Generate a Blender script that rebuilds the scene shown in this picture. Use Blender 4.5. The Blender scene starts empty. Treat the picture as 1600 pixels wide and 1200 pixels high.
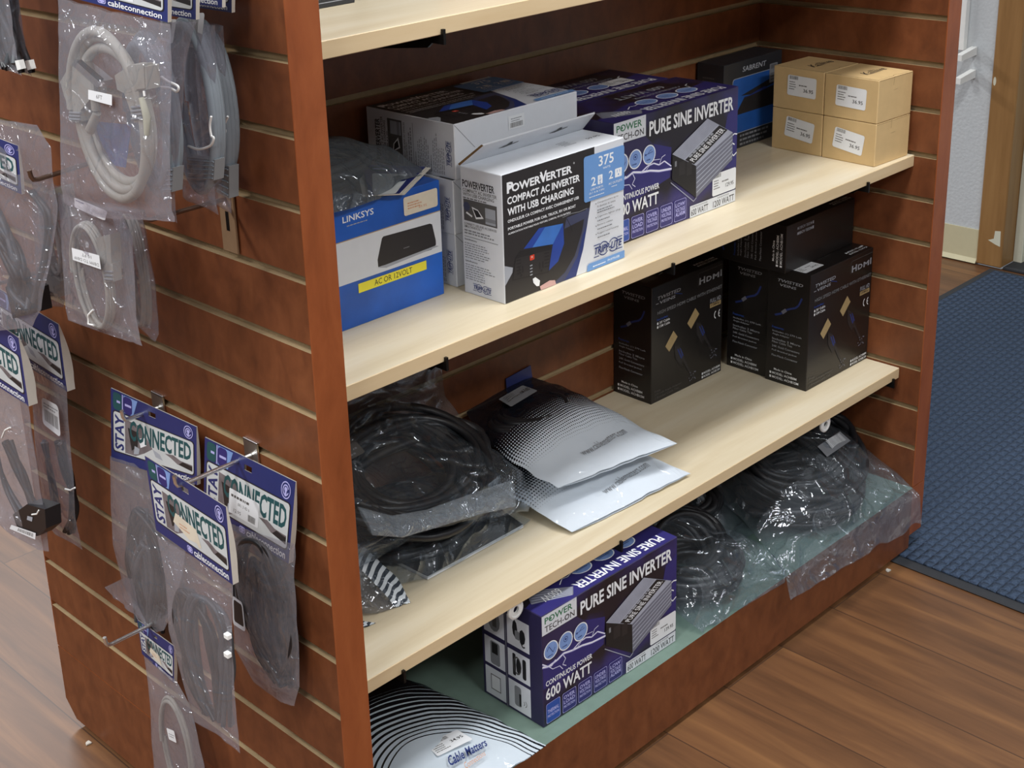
import bpy, bmesh, math, random
from mathutils import Vector as V, Matrix, noise

# ------------------------------------------------------------------ camera, world, lights, exposure
SC = bpy.context.scene
COL = SC.collection
CAM_C = V((-0.82517, -1.09786, 1.38688))
CAM_R = V((0.722013, -0.690588, -0.042263)).normalized()
CAM_U = V((0.260195, 0.214420, 0.941447)).normalized()
CAM_F = V((0.641090, 0.690734, -0.334501)).normalized()
FPX, CX, CY = 2220.78, 696.07, 422.96          # focal length and lens centre, for a 1600x1200 frame
cam_data = bpy.data.cameras.new('camera')
cam_data.sensor_width = 36.0
cam_data.lens = FPX / 1600 * 36
cam_data.shift_x = (800 - CX) / 1600
cam_data.shift_y = -(600 - CY) / 1600
cam_data.clip_start = 0.02
cam_data.clip_end = 60
cam = bpy.data.objects.new('camera', cam_data)
COL.objects.link(cam)
mw = Matrix.Identity(4)
for i, ax in enumerate((CAM_R, CAM_U, -CAM_F)):
    for j in range(3): mw[j][i] = ax[j]
for j in range(3): mw[j][3] = CAM_C[j]
cam.matrix_world = mw
SC.camera = cam

SC.view_settings.view_transform = 'Standard'
SC.view_settings.look = 'None'
SC.view_settings.gamma = 1.0
SC.view_settings.use_curve_mapping = False
SC.view_settings.exposure = 0.36
SC.cycles.transparent_max_bounces = 32
SC.cycles.max_bounces = 8

world = bpy.data.worlds.new('shop_ambient')
SC.world = world
world.use_nodes = True
world.node_tree.nodes['Background'].inputs[0].default_value = (0.80, 0.86, 0.95, 1)
world.node_tree.nodes['Background'].inputs[1].default_value = 0.17

def ceiling_light(x, y, power, sx=1.2, sy=0.35, z=2.75, rot=0.0):
    d = bpy.data.lights.new('fluorescent_light', 'AREA')
    d.shape = 'RECTANGLE'; d.size = sx; d.size_y = sy; d.energy = power
    d.color = (0.985, 0.99, 1.0)
    o = bpy.data.objects.new('fluorescent_light', d)
    COL.objects.link(o); o.location = (x, y, z); o.rotation_euler = (0, 0, rot)
    return o
for lx, ly, lp in ((0.8, -0.45, 30), (-1.4, -0.4, 36), (0.2, -2.4, 40), (2.6, -2.2, 9),
                   (-2.8, -1.8, 42), (-1.9, 1.5, 62), (0.3, 4.2, 54), (1.7, 4.4, 54), (2.6, 1.8, 10)):  # the two rearmost are unseen, added to put gloss on the left floor
    ceiling_light(lx, ly, lp)

def px(x, y, axis, val):
    """the point where the view through a photo pixel meets the plane axis = val"""
    d = CAM_F + CAM_R * ((x - CX) / FPX) + CAM_U * ((CY - y) / FPX)
    i = 'xyz'.index(axis)
    return CAM_C + d * ((val - CAM_C[i]) / d[i])

# ------------------------------------------------------------------ materials
def lin(c):
    return tuple(((v / 255) / 12.92 if v / 255 <= 0.04045 else ((v / 255 + 0.055) / 1.055) ** 2.4) for v in c) + (1.0,)
M = {}
def nodes(name):
    m = bpy.data.materials.new(name); m.use_nodes = True
    nt = m.node_tree
    return m, nt, nt.nodes['Principled BSDF'], nt.nodes['Material Output']
def N(nt, t, **kw):
    n = nt.nodes.new(t)
    for k, v in kw.items():
        if k in n.inputs.keys() if isinstance(k, str) else False: n.inputs[k].default_value = v
        else: setattr(n, k, v)
    return n
def plain(name, c, rough=0.5, metal=0.0, var=0.06, scale=60, spec=0.5, bump=0.0, coat=0.0):
    m, nt, b, o = nodes(name)
    tc = N(nt, 'ShaderNodeTexCoord')
    nz = N(nt, 'ShaderNodeTexNoise'); nz.inputs['Scale'].default_value = scale; nz.inputs['Detail'].default_value = 4
    nt.links.new(tc.outputs['Object'], nz.inputs['Vector'])
    rp = N(nt, 'ShaderNodeValToRGB')
    l = lin(c)
    rp.color_ramp.elements[0].position = 0.3; rp.color_ramp.elements[1].position = 0.7
    rp.color_ramp.elements[0].color = tuple(x * (1 - var) for x in l[:3]) + (1,)
    rp.color_ramp.elements[1].color = tuple(min(1, x * (1 + var)) for x in l[:3]) + (1,)
    nt.links.new(nz.outputs['Fac'], rp.inputs[0]); nt.links.new(rp.outputs[0], b.inputs['Base Color'])
    b.inputs['Roughness'].default_value = rough; b.inputs['Metallic'].default_value = metal
    b.inputs['Specular IOR Level'].default_value = spec
    if coat: b.inputs['Coat Weight'].default_value = coat; b.inputs['Coat Roughness'].default_value = 0.08
    if bump:
        bp = N(nt, 'ShaderNodeBump'); bp.inputs['Strength'].default_value = bump; bp.inputs['Distance'].default_value = 0.004
        nt.links.new(nz.outputs['Fac'], bp.inputs['Height']); nt.links.new(bp.outputs[0], b.inputs['Normal'])
    M[name] = m
    return m
def woody(name, c1, c2, c3, scl, rough, fine=0.25, bump=0.0, spec=0.5, dirv=0.0):
    """stretched grain: scl = noise scale along x, y, z"""
    m, nt, b, o = nodes(name)
    tc = N(nt, 'ShaderNodeTexCoord'); mp = N(nt, 'ShaderNodeMapping')
    mp.inputs['Scale'].default_value = scl
    nt.links.new(tc.outputs['Object'], mp.inputs['Vector'])
    nz = N(nt, 'ShaderNodeTexNoise'); nz.inputs['Scale'].default_value = 1; nz.inputs['Detail'].default_value = 7; nz.inputs['Roughness'].default_value = 0.62
    nz.inputs['Distortion'].default_value = 0.35
    nt.links.new(mp.outputs[0], nz.inputs['Vector'])
    rp = N(nt, 'ShaderNodeValToRGB'); e = rp.color_ramp.elements
    e[0].position = 0.28; e[0].color = lin(c1); e[1].position = 0.74; e[1].color = lin(c3)
    k = e.new(0.5); k.color = lin(c2)
    nt.links.new(nz.outputs['Fac'], rp.inputs[0]); nt.links.new(rp.outputs[0], b.inputs['Base Color'])
    b.inputs['Roughness'].default_value = rough; b.inputs['Specular IOR Level'].default_value = spec
    if bump:
        bp = N(nt, 'ShaderNodeBump'); bp.inputs['Strength'].default_value = bump; bp.inputs['Distance'].default_value = 0.002
        nt.links.new(nz.outputs['Fac'], bp.inputs['Height']); nt.links.new(bp.outputs[0], b.inputs['Normal'])
    M[name] = m
    return m
woody('cherry', (96, 53, 30), (114, 65, 37), (128, 76, 45), (34, 34, 22), 0.42, spec=0.4)
woody('cherry_edge', (124, 64, 32), (142, 76, 40), (156, 88, 48), (22, 22, 7), 0.36, bump=0.25, spec=0.45)
plain('mdf', (164, 141, 105), 0.85, var=0.08, scale=90)
woody('maple', (203, 186, 154), (215, 201, 172), (223, 212, 188), (2.2, 26, 26), 0.34, spec=0.45)
woody('maple_edge', (204, 178, 136), (212, 188, 148), (218, 196, 158), (3, 30, 40), 0.45)
plain('deck_green', (106, 127, 116), 0.55, var=0.05)
plain('black_steel', (26, 24, 23), 0.38, metal=0.6)
plain('chrome', (225, 224, 220), 0.33, metal=1.0, var=0.03)
plain('bronze_wire', (120, 98, 84), 0.35, metal=0.8)
plain('tan_steel', (150, 122, 92), 0.5, metal=0.2)
plain('black_cable', (25, 25, 28), 0.42, spec=0.55)
plain('dark_grey_cable', (66, 70, 74), 0.45)
plain('beige_cable', (170, 168, 155), 0.5, var=0.03)
plain('grey_cable', (138, 147, 154), 0.5, var=0.03)
plain('plug_beige', (164, 162, 149), 0.5, var=0.03)
plain('plug_grey', (140, 144, 146), 0.5, var=0.03)
plain('tie_white', (236, 236, 232), 0.5, var=0.02)
plain('sticker', (226, 228, 230), 0.5, var=0.015)
plain('sticker_aged', (214, 204, 184), 0.55, var=0.06)
plain('white_board', (214, 217, 222), 0.5, var=0.02)
plain('white_ink', (236, 238, 240), 0.5, var=0.01)
plain('black_ink', (26, 24, 26), 0.5, var=0.02)
plain('dark_ink', (40, 37, 38), 0.45, var=0.05)
plain('grey_ink', (128, 130, 134), 0.5, var=0.02)
plain('dim_ink', (84, 82, 80), 0.5, var=0.03)
plain('silver_ink', (160, 164, 172), 0.45, var=0.02)
plain('sky_ink', (106, 150, 205), 0.5, var=0.02)
plain('navy_ink', (36, 52, 112), 0.5, var=0.02)
plain('seat_ink', (62, 66, 92), 0.5, var=0.1, scale=20)
plain('blue_ink', (40, 76, 160), 0.45, var=0.12, scale=30)
plain('inverter_blue', (36, 66, 150), 0.45, var=0.12, scale=30)
plain('inverter_blue_top', (58, 110, 186), 0.45, var=0.12, scale=40)
plain('red_ink', (205, 60, 34), 0.5)
plain('skin_ink', (206, 166, 160), 0.5)
plain('teal_ink', (30, 78, 82), 0.5, var=0.03)
plain('green_ink', (46, 112, 76), 0.5, var=0.03)
plain('orange_ink', (196, 140, 104), 0.5, var=0.03)
plain('gold_ink', (168, 146, 104), 0.45, var=0.06)
plain('purple_ink', (46, 42, 108), 0.45, var=0.1, scale=40)
plain('lilac_ink', (176, 174, 226), 0.45, var=0.05)
plain('disc_ink', (122, 152, 206), 0.45, var=0.08, scale=90)
plain('steel_light', (166, 170, 184), 0.45, var=0.06)
plain('steel_mid', (112, 114, 128), 0.45, var=0.06)
plain('yellow_tape', (238, 226, 60), 0.5, var=0.03)
plain('royal_print', (30, 88, 178), 0.35, var=0.34, scale=9)
plain('black_print', (30, 27, 26), 0.32, var=0.1, scale=14)
plain('kraft', (202, 172, 122), 0.7, var=0.04, scale=50)
plain('kraft_dark', (120, 92, 56), 0.8)
plain('card_blue', (38, 47, 104), 0.4, var=0.04)
plain('card_back', (204, 198, 186), 0.6, var=0.03)
plain('card_plate', (198, 202, 202), 0.4, var=0.08, scale=25)
plain('card_grey', (112, 104, 106), 0.45, var=0.25, scale=60)
plain('sabrent_blue', (38, 86, 160), 0.35, var=0.22, scale=16)
plain('sabrent_dark', (44, 46, 50), 0.4, var=0.12, scale=16)
plain('wall_paint', (196, 200, 202), 0.9, var=0.03, scale=120, bump=0.35)
plain('vinyl_base', (200, 192, 158), 0.6, var=0.02)
woody('oak_casing', (132, 96, 54), (146, 108, 64), (156, 118, 72), (40, 40, 3), 0.4)
plain('door_paint', (190, 202, 196), 0.5, var=0.02)
plain('frame_cream', (206, 204, 184), 0.5, var=0.02)
plain('rubber_dark', (44, 46, 50), 0.75)
plain('sine_side', (44, 38, 74), 0.4, var=0.15, scale=18)

def sine_print():
    m, nt, b, o = nodes('sine_print')
    tc = N(nt, 'ShaderNodeTexCoord')
    nz = N(nt, 'ShaderNodeTexNoise'); nz.inputs['Scale'].default_value = 11; nz.inputs['Detail'].default_value = 2
    nt.links.new(tc.outputs['Object'], nz.inputs['Vector'])
    rp = N(nt, 'ShaderNodeValToRGB'); e = rp.color_ramp.elements
    e[0].position = 0.42; e[0].color = lin((30, 25, 34)); e[1].position = 0.64; e[1].color = lin((52, 46, 108))
    nt.links.new(nz.outputs['Fac'], rp.inputs[0]); nt.links.new(rp.outputs[0], b.inputs['Base Color'])
    b.inputs['Roughness'].default_value = 0.34
    M['sine_print'] = m
sine_print()

def mth(nt, op, a, b=None, c=None):
    n = N(nt, 'ShaderNodeMath'); n.operation = op
    for i, v in enumerate((a, b, c)):
        if v is None: continue
        if isinstance(v, (int, float)): n.inputs[i].default_value = v
        else: nt.links.new(v, n.inputs[i])
    return n.outputs[0]
def film(name, milk, tint, body, rough=0.1, bump=0.5, scale=38, ink=None, crease=0.5, sharp=5.0, cs=0.55):
    """clear polythene: mostly see-through, a little milky, glossy with small creases"""
    m, nt, b, o = nodes(name)
    nt.nodes.remove(b)
    tc = N(nt, 'ShaderNodeTexCoord')
    nz = N(nt, 'ShaderNodeTexNoise'); nz.inputs['Scale'].default_value = scale; nz.inputs['Detail'].default_value = 3
    nz.inputs['Distortion'].default_value = 1.2
    nt.links.new(tc.outputs['Object'], nz.inputs['Vector'])
    bp = N(nt, 'ShaderNodeBump'); bp.inputs['Strength'].default_value = bump; bp.inputs['Distance'].default_value = 0.010
    rz = N(nt, 'ShaderNodeTexNoise'); rz.inputs['Scale'].default_value = scale * cs; rz.inputs['Detail'].default_value = 2; rz.inputs['Distortion'].default_value = 0.8
    nt.links.new(tc.outputs['Object'], rz.inputs['Vector'])
    rd = mth(nt, 'POWER', mth(nt, 'SUBTRACT', 1.0, mth(nt, 'ABSOLUTE', mth(nt, 'MULTIPLY_ADD', rz.outputs['Fac'], 4.0, -2.0))), sharp)
    ht = mth(nt, 'MULTIPLY_ADD', mth(nt, 'MAXIMUM', rd, 0.0), crease, nz.outputs['Fac'])
    nt.links.new(ht, bp.inputs['Height'])
    tr = N(nt, 'ShaderNodeBsdfTransparent'); tr.inputs[0].default_value = lin(tint)
    df = N(nt, 'ShaderNodeBsdfDiffuse'); df.inputs[0].default_value = lin(body)
    mx = N(nt, 'ShaderNodeMixShader'); mx.inputs[0].default_value = milk
    nt.links.new(tr.outputs[0], mx.inputs[1]); nt.links.new(df.outputs[0], mx.inputs[2])
    last = mx
    if ink:
        last = ink(nt, mx)
    gl = N(nt, 'ShaderNodeBsdfGlossy'); gl.inputs['Roughness'].default_value = rough; gl.inputs[0].default_value = (0.9, 0.93, 0.97, 1)
    nt.links.new(bp.outputs[0], gl.inputs['Normal'])
    lw = N(nt, 'ShaderNodeLayerWeight'); lw.inputs['Blend'].default_value = 0.5
    nt.links.new(bp.outputs[0], lw.inputs['Normal'])
    ad = N(nt, 'ShaderNodeMath'); ad.operation = 'MULTIPLY_ADD'; ad.inputs[1].default_value = 0.28; ad.inputs[2].default_value = 0.075
    ad.use_clamp = True
    p5 = N(nt, 'ShaderNodeMath'); p5.operation = 'POWER'; p5.inputs[1].default_value = 5.0
    nt.links.new(lw.outputs['Facing'], p5.inputs[0]); nt.links.new(p5.outputs[0], ad.inputs[0])
    fm = N(nt, 'ShaderNodeMixShader')
    nt.links.new(ad.outputs[0], fm.inputs[0]); nt.links.new(last.outputs[0], fm.inputs[1]); nt.links.new(gl.outputs[0], fm.inputs[2])
    nt.links.new(fm.outputs[0], o.inputs['Surface'])
    M[name] = m
    return m
film('clear_film', 0.19, (238, 236, 240), (188, 186, 192), bump=0.9, crease=0.5, sharp=9.0, cs=0.4)
film('clear_film_thin', 0.10, (244, 244, 246), (176, 176, 182), bump=0.35)
film('hem_highlight_film', 0.26, (236, 240, 244), (176, 184, 190), rough=0.08, bump=0.9, scale=30, crease=0.5)
film('shelf_film', 0.065, (240, 243, 246), (166, 176, 184), rough=0.075, bump=1.0, scale=20, crease=1.5, sharp=9.0, cs=0.42)
film('grey_poly', 0.30, (206, 210, 214), (120, 126, 130), rough=0.14, bump=0.6, scale=26)

def ink_halftone(nt, under):
    uv = N(nt, 'ShaderNodeUVMap'); uv.uv_map = 'UVMap'
    sp = N(nt, 'ShaderNodeSeparateXYZ'); nt.links.new(uv.outputs[0], sp.inputs[0])
    u, v = sp.outputs[0], sp.outputs[1]
    a = mth(nt, 'SINE', mth(nt, 'MULTIPLY', mth(nt, 'ADD', u, v), 170.0))
    b = mth(nt, 'SINE', mth(nt, 'MULTIPLY', mth(nt, 'SUBTRACT', u, v), 170.0))
    s = mth(nt, 'MULTIPLY', a, b)
    g = mth(nt, 'MULTIPLY_ADD', v, 6.2, -3.60)          # dots grow towards the printed end
    k = mth(nt, 'GREATER_THAN', mth(nt, 'ADD', s, g), 0.0)
    ik = N(nt, 'ShaderNodeBsdfDiffuse'); ik.inputs[0].default_value = lin((206, 214, 222))
    mx = N(nt, 'ShaderNodeMixShader')
    nt.links.new(k, mx.inputs[0]); nt.links.new(under.outputs[0], mx.inputs[1]); nt.links.new(ik.outputs[0], mx.inputs[2])
    return mx
film('halftone_film', 0.12, (120, 124, 136), (60, 64, 78), bump=0.4, scale=22, ink=ink_halftone)
def ink_rings(nt, under):
    uv = N(nt, 'ShaderNodeUVMap'); uv.uv_map = 'UVMap'
    sp = N(nt, 'ShaderNodeSeparateXYZ'); nt.links.new(uv.outputs[0], sp.inputs[0])
    u = mth(nt, 'MULTIPLY', mth(nt, 'SUBTRACT', sp.outputs[0], 0.52), 1.15); v = mth(nt, 'SUBTRACT', sp.outputs[1], 1.04)
    r = mth(nt, 'SQRT', mth(nt, 'ADD', mth(nt, 'MULTIPLY', u, u), mth(nt, 'MULTIPLY', v, v)))
    q = mth(nt, 'MULTIPLY', mth(nt, 'POWER', mth(nt, 'MAXIMUM', mth(nt, 'SUBTRACT', r, 0.42), 0.0), 0.8), 21.0)
    fr = mth(nt, 'FRACT', q)
    duty = mth(nt, 'MULTIPLY_ADD', r, -1.3, 1.3)
    ring = mth(nt, 'LESS_THAN', fr, duty)
    core = mth(nt, 'LESS_THAN', r, 0.42)
    k = mth(nt, 'MAXIMUM', ring, core)
    ik = N(nt, 'ShaderNodeBsdfDiffuse'); ik.inputs[0].default_value = lin((196, 206, 214))
    dk = N(nt, 'ShaderNodeBsdfDiffuse'); dk.inputs[0].default_value = lin((24, 25, 28))
    mx = N(nt, 'ShaderNodeMixShader')
    nt.links.new(k, mx.inputs[0]); nt.links.new(dk.outputs[0], mx.inputs[1]); nt.links.new(ik.outputs[0], mx.inputs[2])
    return mx
film('ring_film', 0.12, (120, 124, 136), (60, 64, 78), bump=0.3, scale=18, ink=ink_rings)
def ink_stripes(nt, under):
    uv = N(nt, 'ShaderNodeUVMap'); uv.uv_map = 'UVMap'
    sp = N(nt, 'ShaderNodeSeparateXYZ'); nt.links.new(uv.outputs[0], sp.inputs[0])
    s = mth(nt, 'SINE', mth(nt, 'MULTIPLY', mth(nt, 'MULTIPLY_ADD', sp.outputs[0], 0.25, sp.outputs[1]), 84.0))
    inb = mth(nt, 'GREATER_THAN', sp.outputs[0], 0.55)
    k = mth(nt, 'MULTIPLY', mth(nt, 'GREATER_THAN', s, 0.0), inb)
    ik = N(nt, 'ShaderNodeBsdfDiffuse'); ik.inputs[0].default_value = lin((206, 212, 216))
    dk = N(nt, 'ShaderNodeBsdfDiffuse'); dk.inputs[0].default_value = lin((60, 66, 74))
    m1 = N(nt, 'ShaderNodeMixShader'); m2 = N(nt, 'ShaderNodeMixShader')
    nt.links.new(inb, m1.inputs[0]); nt.links.new(under.outputs[0], m1.inputs[1]); nt.links.new(dk.outputs[0], m1.inputs[2])
    nt.links.new(k, m2.inputs[0]); nt.links.new(m1.outputs[0], m2.inputs[1]); nt.links.new(ik.outputs[0], m2.inputs[2])
    return m2
film('stripe_film', 0.16, (226, 226, 228), (170, 166, 160), bump=0.5, scale=30, ink=ink_stripes)

def floor_mat():
    m, nt, b, o = nodes('floor_planks')
    tc = N(nt, 'ShaderNodeTexCoord'); mp = N(nt, 'ShaderNodeMapping')
    mp.inputs['Rotation'].default_value = (0, 0, math.radians(90))
    nt.links.new(tc.outputs['Object'], mp.inputs['Vector'])
    br = N(nt, 'ShaderNodeTexBrick'); br.offset = 0.37
    for k, v in (('Scale', 1.0), ('Mortar Size', 0.0012), ('Mortar Smooth', 0.1), ('Brick Width', 1.22), ('Row Height', 0.152), ('Bias', 0.0)):
        br.inputs[k].default_value = v
    br.inputs['Color1'].default_value = (0.25, 0.25, 0.25, 1); br.inputs['Color2'].default_value = (0.75, 0.75, 0.75, 1); br.inputs['Mortar'].default_value = (0, 0, 0, 1)
    nt.links.new(mp.outputs[0], br.inputs['Vector'])
    mg = N(nt, 'ShaderNodeMapping'); mg.inputs['Scale'].default_value = (26, 2.2, 1)
    nt.links.new(tc.outputs['Object'], mg.inputs['Vector'])
    ad = N(nt, 'ShaderNodeVectorMath'); ad.operation = 'ADD'
    nt.links.new(mg.outputs[0], ad.inputs[0])
    sc = N(nt, 'ShaderNodeVectorMath'); sc.operation = 'SCALE'; sc.inputs['Scale'].default_value = 9.0
    nt.links.new(br.outputs['Color'], sc.inputs[0]); nt.links.new(sc.outputs[0], ad.inputs[1])
    nz = N(nt, 'ShaderNodeTexNoise'); nz.inputs['Scale'].default_value = 1.0; nz.inputs['Detail'].default_value = 6; nz.inputs['Roughness'].default_value = 0.6; nz.inputs['Distortion'].default_value = 0.5
    nt.links.new(ad.outputs[0], nz.inputs['Vector'])
    rp = N(nt, 'ShaderNodeValToRGB'); e = rp.color_ramp.elements
    e[0].position = 0.3; e[0].color = lin((84, 56, 36)); e[1].position = 0.74; e[1].color = lin((132, 92, 57))
    k = e.new(0.52); k.color = lin((108, 73, 46))
    nt.links.new(nz.outputs['Fac'], rp.inputs[0])
    mj = N(nt, 'ShaderNodeMixRGB'); mj.inputs['Color2'].default_value = lin((74, 50, 34))
    nt.links.new(br.outputs['Fac'], mj.inputs[0]); nt.links.new(rp.outputs[0], mj.inputs['Color1'])
    nt.links.new(mj.outputs[0], b.inputs['Base Color'])
    b.inputs['Roughness'].default_value = 0.42; b.inputs['Specular IOR Level'].default_value = 0.5
    M['floor_planks'] = m
floor_mat()
def rug_mat():
    m, nt, b, o = nodes('rug_weave')
    tc = N(nt, 'ShaderNodeTexCoord'); sp = N(nt, 'ShaderNodeSeparateXYZ')
    nt.links.new(tc.outputs['Object'], sp.inputs[0])
    row = mth(nt, 'DIVIDE', sp.outputs[1], 0.017)
    odd = mth(nt, 'MULTIPLY', mth(nt, 'FLOOR', mth(nt, 'MODULO', mth(nt, 'ADD', row, 400.0), 2.0)), 0.5)
    a = mth(nt, 'ABSOLUTE', mth(nt, 'SINE', mth(nt, 'MULTIPLY', mth(nt, 'ADD', mth(nt, 'DIVIDE', sp.outputs[0], 0.026), odd), math.pi)))
    c = mth(nt, 'ABSOLUTE', mth(nt, 'SINE', mth(nt, 'MULTIPLY', row, math.pi)))
    h = mth(nt, 'POWER', mth(nt, 'MULTIPLY', a, c), 0.6)
    nz = N(nt, 'ShaderNodeTexNoise'); nz.inputs['Scale'].default_value = 260; nz.inputs['Detail'].default_value = 2
    nt.links.new(tc.outputs['Object'], nz.inputs['Vector'])
    h2 = mth(nt, 'MULTIPLY_ADD', nz.outputs['Fac'], 0.35, h)
    rp = N(nt, 'ShaderNodeValToRGB'); e = rp.color_ramp.elements
    e[0].position = 0.25; e[0].color = lin((48, 62, 84)); e[1].position = 0.8; e[1].color = lin((70, 86, 108))
    nt.links.new(nz.outputs['Fac'], rp.inputs[0]); nt.links.new(rp.outputs[0], b.inputs['Base Color'])
    bp = N(nt, 'ShaderNodeBump'); bp.inputs['Strength'].default_value = 1.0; bp.inputs['Distance'].default_value = 0.009
    nt.links.new(h2, bp.inputs['Height']); nt.links.new(bp.outputs[0], b.inputs['Normal'])
    b.inputs['Roughness'].default_value = 0.85; b.inputs['Specular IOR Level'].default_value = 0.3
    M['rug_weave'] = m
rug_mat()

# ------------------------------------------------------------------ mesh building
class MB:
    def __init__(self):
        self.v = []; self.f = []; self.m = []; self.s = []; self.uv = {}; self.mats = []
    def mi(self, name):
        if name not in self.mats: self.mats.append(name)
        return self.mats.index(name)
    def face(self, pts, mat, smooth=False):
        n = len(self.v); self.v += [V(p) for p in pts]
        self.f.append(list(range(n, n + len(pts)))); self.m.append(self.mi(mat)); self.s.append(smooth)
    def mesh(self, verts, faces, mat, smooth=False):
        n = len(self.v); self.v += [V(p) for p in verts]; k = self.mi(mat)
        for q in faces: self.f.append([n + i for i in q]); self.m.append(k); self.s.append(smooth)
    def box(self, lo, hi, mat, sides=None, bev=0.0, seg=1):
        bm = bmesh.new(); bmesh.ops.create_cube(bm, size=1.0)
        lo, hi = V(lo), V(hi)
        for v in bm.verts: v.co = V([lo[i] + (v.co[i] + 0.5) * (hi[i] - lo[i]) for i in range(3)])
        if bev: bmesh.ops.bevel(bm, geom=list(bm.edges), offset=bev, segments=seg, affect='EDGES', profile=0.5)
        bm.normal_update()
        bm.verts.index_update()
        n = len(self.v); self.v += [v.co.copy() for v in bm.verts]
        for fc in bm.faces:
            mt = mat
            if sides:
                nn = fc.normal; k = max(range(3), key=lambda i: abs(nn[i]))
                mt = sides.get(('+' if nn[k] > 0 else '-') + 'xyz'[k], mat)
            self.f.append([n + v.index for v in fc.verts]); self.m.append(self.mi(mt)); self.s.append(False)
        bm.free()
    def prism(self, poly, ext, mat, side=None):
        poly = [V(p) for p in poly]; e = V(ext); n = len(poly)
        self.mesh(poly + [p + e for p in poly], [list(range(n))[::-1], list(range(n, 2 * n))], mat)
        self.mesh(poly + [p + e for p in poly], [[i, (i + 1) % n, (i + 1) % n + n, i + n] for i in range(n)], side or mat)
    def tube(self, pts, r, mat, seg=8, closed=False, cap=True):
        pts = [V(p) for p in pts]; n = len(pts)
        rr = r if isinstance(r, (list, tuple)) else [r] * n
        T = []
        for i in range(n):
            a = pts[(i - 1) % n] if (closed or i > 0) else pts[i]
            b = pts[(i + 1) % n] if (closed or i < n - 1) else pts[i]
            t = (b - a); T.append(t.normalized() if t.length > 1e-9 else V((0, 0, 1)))
        up = V((0, 0, 1)) if abs(T[0].z) < 0.9 else V((1, 0, 0))
        x = T[0].cross(up).normalized(); vs = []
        for i in range(n):
            x = (x - T[i] * x.dot(T[i]));
            x = x.normalized() if x.length > 1e-6 else T[i].orthogonal().normalized()
            y = T[i].cross(x)
            for k in range(seg):
                a = 2 * math.pi * k / seg
                vs.append(pts[i] + (x * math.cos(a) + y * math.sin(a)) * rr[i])
        fs = []
        for i in range(n if closed else n - 1):
            j = (i + 1) % n
            for k in range(seg): fs.append([i * seg + k, i * seg + (k + 1) % seg, j * seg + (k + 1) % seg, j * seg + k])
        self.mesh(vs, fs, mat, True)
        if cap and not closed:
            self.mesh(vs[:seg], [list(range(seg))[::-1]], mat); self.mesh(vs[-seg:], [list(range(seg))], mat)
    def build(self, name, parent=None, label=None, local=False):
        me = bpy.data.meshes.new(name)
        off = V((0, 0, 0)) if (parent is None or local) else parent.location
        me.from_pydata([tuple(p - off) for p in self.v], [], self.f)
        for k in self.mats: me.materials.append(M[k])
        me.polygons.foreach_set('material_index', self.m); me.polygons.foreach_set('use_smooth', self.s)
        if self.uv:
            ul = me.uv_layers.new(name='UVMap')
            for lp in me.loops: ul.data[lp.index].uv = self.uv.get(lp.vertex_index, (0, 0))
        me.update()
        o = bpy.data.objects.new(name, me); COL.objects.link(o)
        if parent is not None: o.parent = parent
        if label: o['label'] = label
        return o

_glyph = {}
def glyphs(s, bold):
    k = (s, bold)
    if k not in _glyph:
        c = bpy.data.curves.new('t', 'FONT'); c.body = s; c.size = 1; c.resolution_u = 2; c.offset = bold
        o = bpy.data.objects.new('t', c); COL.objects.link(o)
        me = bpy.data.meshes.new_from_object(o.evaluated_get(bpy.context.evaluated_depsgraph_get()))
        vs = [(v.co.x, v.co.y) for v in me.vertices]; fs = [list(p.vertices) for p in me.polygons]
        bpy.data.objects.remove(o); bpy.data.curves.remove(c); bpy.data.meshes.remove(me)
        xs = [a for a, b in vs] or [0, 1]; ys = [b for a, b in vs] or [0, 1]
        _glyph[k] = (vs, fs, min(xs), max(xs), min(ys), max(ys))
    return _glyph[k]

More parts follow.
